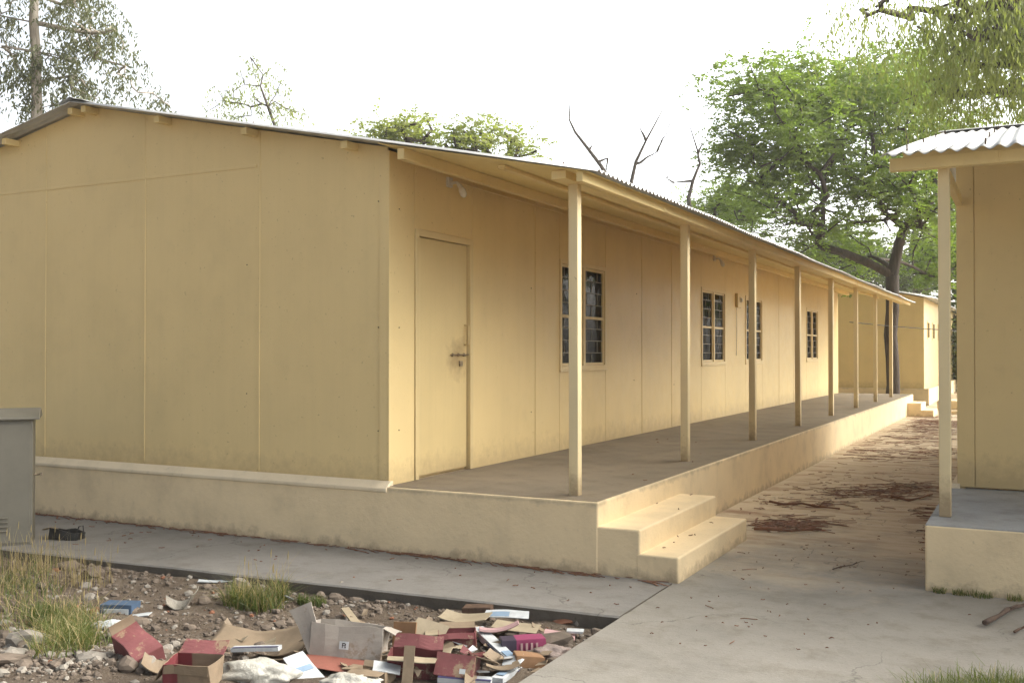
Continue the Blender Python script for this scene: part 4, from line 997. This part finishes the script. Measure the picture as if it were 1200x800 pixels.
flat('tan cardboard sheet below the blue and white crumpled paper', 605, 748, .26, .12, (8, 4, 15), 'kraft_pale', lift=.07, seed=25)
flat('buckled tan sheet at the back between the dark red carton and the reddish box', 545, 737, .30, .14, (5, 0, 10), 'kraft_pale', lift=.06, seed=26, curl=.02)
carton('weathered reddish box at the far edge of the heap against the apron lip', 560, 727, (.17, .09, .09), (0, 0, 20), 'rust', 'rust', open_top=False, crush=.012, seed=27)
flat('pink paper sheet near the lane end of the heap', 656, 752, .17, .14, (0, 4, 20), 'pink', lift=.04, seed=28, name='paper_sheet', cat='paper')
flat('small white card beside the pink paper sheet', 674, 750, .09, .05, (4, 0, 20), 'white_card', lift=.05, seed=29, name='paper_card', cat='paper', th=.012)
bag('pinkish grey cloth bundled between the heap and the path', 645, 772, (.12, .08, .045), 35, 'cloth_pink', seed=11, name='cloth', cat='cloth', amt=.5)
m = MB(); a, b = gr(404, 722, -.04), gr(425, 742, -.04); m.obox((a+b)/2+Vector((0, 0, .03)), ((b-a).length, .05, .012), rotm(0, .1, math.atan2((b-a).y, (b-a).x))); tag(m.build('wood_lath', M['kraft_pale'], None, .002), 'pale yellow lath leaning behind the grey brown carton', 'lath')
flat('small white paper piece at the bottom edge by the open brown box', 453, 801, .14, .10, (12, 10, 30), 'white_card', lift=.08, seed=31, name='paper_sheet', cat='paper')
flat('white board with purple edge at the bottom of the heap', 545, 803, .26, .08, (0, 2, 20), 'white_card', lift=.03, seed=32, th=.025, name='board_strip', cat='board', crush=.006, stripes=[(-.5, .5, -.5, -.15, 'navy')])
flat('curved pink and white board end beside the magenta box', 585, 756, .22, .05, (0, -8, 28), 'pink', lift=.09, seed=33, th=.012, name='board_strip', cat='board', curl=.02)
# torn scraps strewn through the heap
sc = MB()
for k in range(80):
    px, py = rg.gauss(500, 110), rg.gauss(765, 20); p = gr(px, py, -.07)
    if not in_bed(p.x, p.y) or px < 150: continue
    sc.mi = rg.choice([0, 0, 0, 1, 2, 3, 4]); a, b = rg.uniform(.02, .07), rg.uniform(.015, .05)
    mm = rotm(rg.gauss(0, .35), rg.gauss(0, .35), rg.uniform(0, 6)); vs = [p+Vector((0, 0, .02+rg.random()*.03))+mm @ Vector((a*sx_*rg.uniform(.7, 1.2), b*sy_*rg.uniform(.7, 1.2), rg.gauss(0, .006))) for sx_, sy_ in ((-1, -1), (1, -1), (1.1, .2), (.7, 1), (-1, 1))]
    sc.add(vs, [(0, 1, 2, 3, 4)])
tag(sc.build('debris', [M['kraft'], M['kraft_pale'], M['white_card'], M['red_print'], M['kraft']], None, solid=.002), 'small torn cardboard and paper scraps strewn through the heap', 'debris', kind='stuff')
# brown offcuts inside the heap, each its own sheet
offs = [('flat brown offcut left of the open brown box', 425, 790, .2, .12), ('flat brown offcut under the curled sheet', 330, 776, .25, .14), ('crumpled brown offcut at the foot of the faded pink carton', 590, 792, .17, .13), ('flat brown offcut between the slim cartons', 588, 781, .18, .1), ('brown offcut tucked behind the dark red carton', 575, 748, .2, .1)]
for k, (lb, px, py, w_, d_) in enumerate(offs): flat(lb, px, py, w_, d_, (rg.uniform(-12, 12), rg.uniform(-12, 12), rg.uniform(0, 60)), 'kraft', lift=.035, seed=40+k, curl=.02)

# ------------------------------------------------------------------ light
SUN_EL, SUN_AZ = 44, 56      # azimuth clockwise from +Y
W = bpy.data.worlds.new('World'); S.world = W; W.use_nodes = True
nt = W.node_tree; bg = nt.nodes['Background']; sky = nt.nodes.new('ShaderNodeTexSky'); sky.sky_type = 'NISHITA'; sky.sun_disc = False
sky.sun_elevation = R(SUN_EL); sky.sun_rotation = R(SUN_AZ); sky.dust_density = 6; sky.air_density = 1.2; sky.ozone_density = 1
hs = nt.nodes.new('ShaderNodeHueSaturation'); nt.links.new(sky.outputs[0], hs.inputs['Color'])
# thin bright veil of cloud ahead, clearer and dimmer sky behind
tcw = nt.nodes.new('ShaderNodeTexCoord'); dt = nt.nodes.new('ShaderNodeVectorMath'); dt.operation = 'DOT_PRODUCT'
az = R(36); dt.inputs[1].default_value = (math.sin(az), math.cos(az), -.25); nt.links.new(tcw.outputs['Generated'], dt.inputs[0])
mr = nt.nodes.new('ShaderNodeMapRange'); mr.interpolation_type = 'SMOOTHSTEP'; mr.inputs[1].default_value = -.9; mr.inputs[2].default_value = .9; mr.inputs[3].default_value = .5; mr.inputs[4].default_value = 2.4
nt.links.new(dt.outputs['Value'], mr.inputs[0])
vm_ = nt.nodes.new('ShaderNodeVectorMath'); vm_.operation = 'SCALE'; nt.links.new(hs.outputs[0], vm_.inputs[0]); 
sx = nt.nodes.new('ShaderNodeSeparateXYZ'); nt.links.new(tcw.outputs['Generated'], sx.inputs[0])
m2 = nt.nodes.new('ShaderNodeMapRange'); m2.interpolation_type = 'SMOOTHSTEP'; m2.inputs[1].default_value = 0; m2.inputs[2].default_value = .8; m2.inputs[3].default_value = 1.5; m2.inputs[4].default_value = .6
nt.links.new(sx.outputs[2], m2.inputs[0]); m3 = nt.nodes.new('ShaderNodeMath'); m3.operation = 'MULTIPLY'; nt.links.new(mr.outputs[0], m3.inputs[0]); nt.links.new(m2.outputs[0], m3.inputs[1]); nt.links.new(m3.outputs[0], vm_.inputs['Scale'])
ms = nt.nodes.new('ShaderNodeMapRange'); ms.inputs[1].default_value = -.7; ms.inputs[2].default_value = .1; ms.inputs[3].default_value = .6; ms.inputs[4].default_value = .3
nt.links.new(dt.outputs['Value'], ms.inputs[0]); nt.links.new(ms.outputs[0], hs.inputs['Saturation'])
nt.links.new(vm_.outputs[0], bg.inputs['Color']); bg.inputs['Strength'].default_value = .15
sd = bpy.data.lights.new('sun', 'SUN'); sd.energy = 1.7; sd.angle = R(75); sd.color = (1, .87, .60)
so = bpy.data.objects.new('sun', sd); COL.objects.link(so)
dirv = Vector((math.sin(R(SUN_AZ))*math.cos(R(SUN_EL)), math.cos(R(SUN_AZ))*math.cos(R(SUN_EL)), math.sin(R(SUN_EL))))
so.rotation_euler = dirv.to_track_quat('Z', 'Y').to_euler()
vs_ = S.view_settings; vs_.view_transform = 'Standard'; vs_.look = 'None'; vs_.gamma = 1; vs_.exposure = .9; vs_.use_curve_mapping = False
S.cycles.diffuse_bounces = 8; S.cycles.max_bounces = 14

# thin scattering volume added to imitate veiling glare over the trees
hm = bpy.data.materials.new('glare_haze_air'); hm.use_nodes = True; hn = hm.node_tree; hn.nodes.remove(hn.nodes['Principled BSDF'])
pv = hn.nodes.new('ShaderNodeVolumePrincipled'); pv.inputs['Density'].default_value = .0011; pv.inputs['Color'].default_value = (.95, .95, .92, 1); pv.inputs['Anisotropy'].default_value = .3
hn.links.new(pv.outputs[0], hn.nodes['Material Output'].inputs['Volume'])
m = MB(); m.box(-301, 301, -301, 301, -1.3, 17); tag(m.build('glare_haze', hm), kind='stuff')
S.cycles.volume_bounces = 1
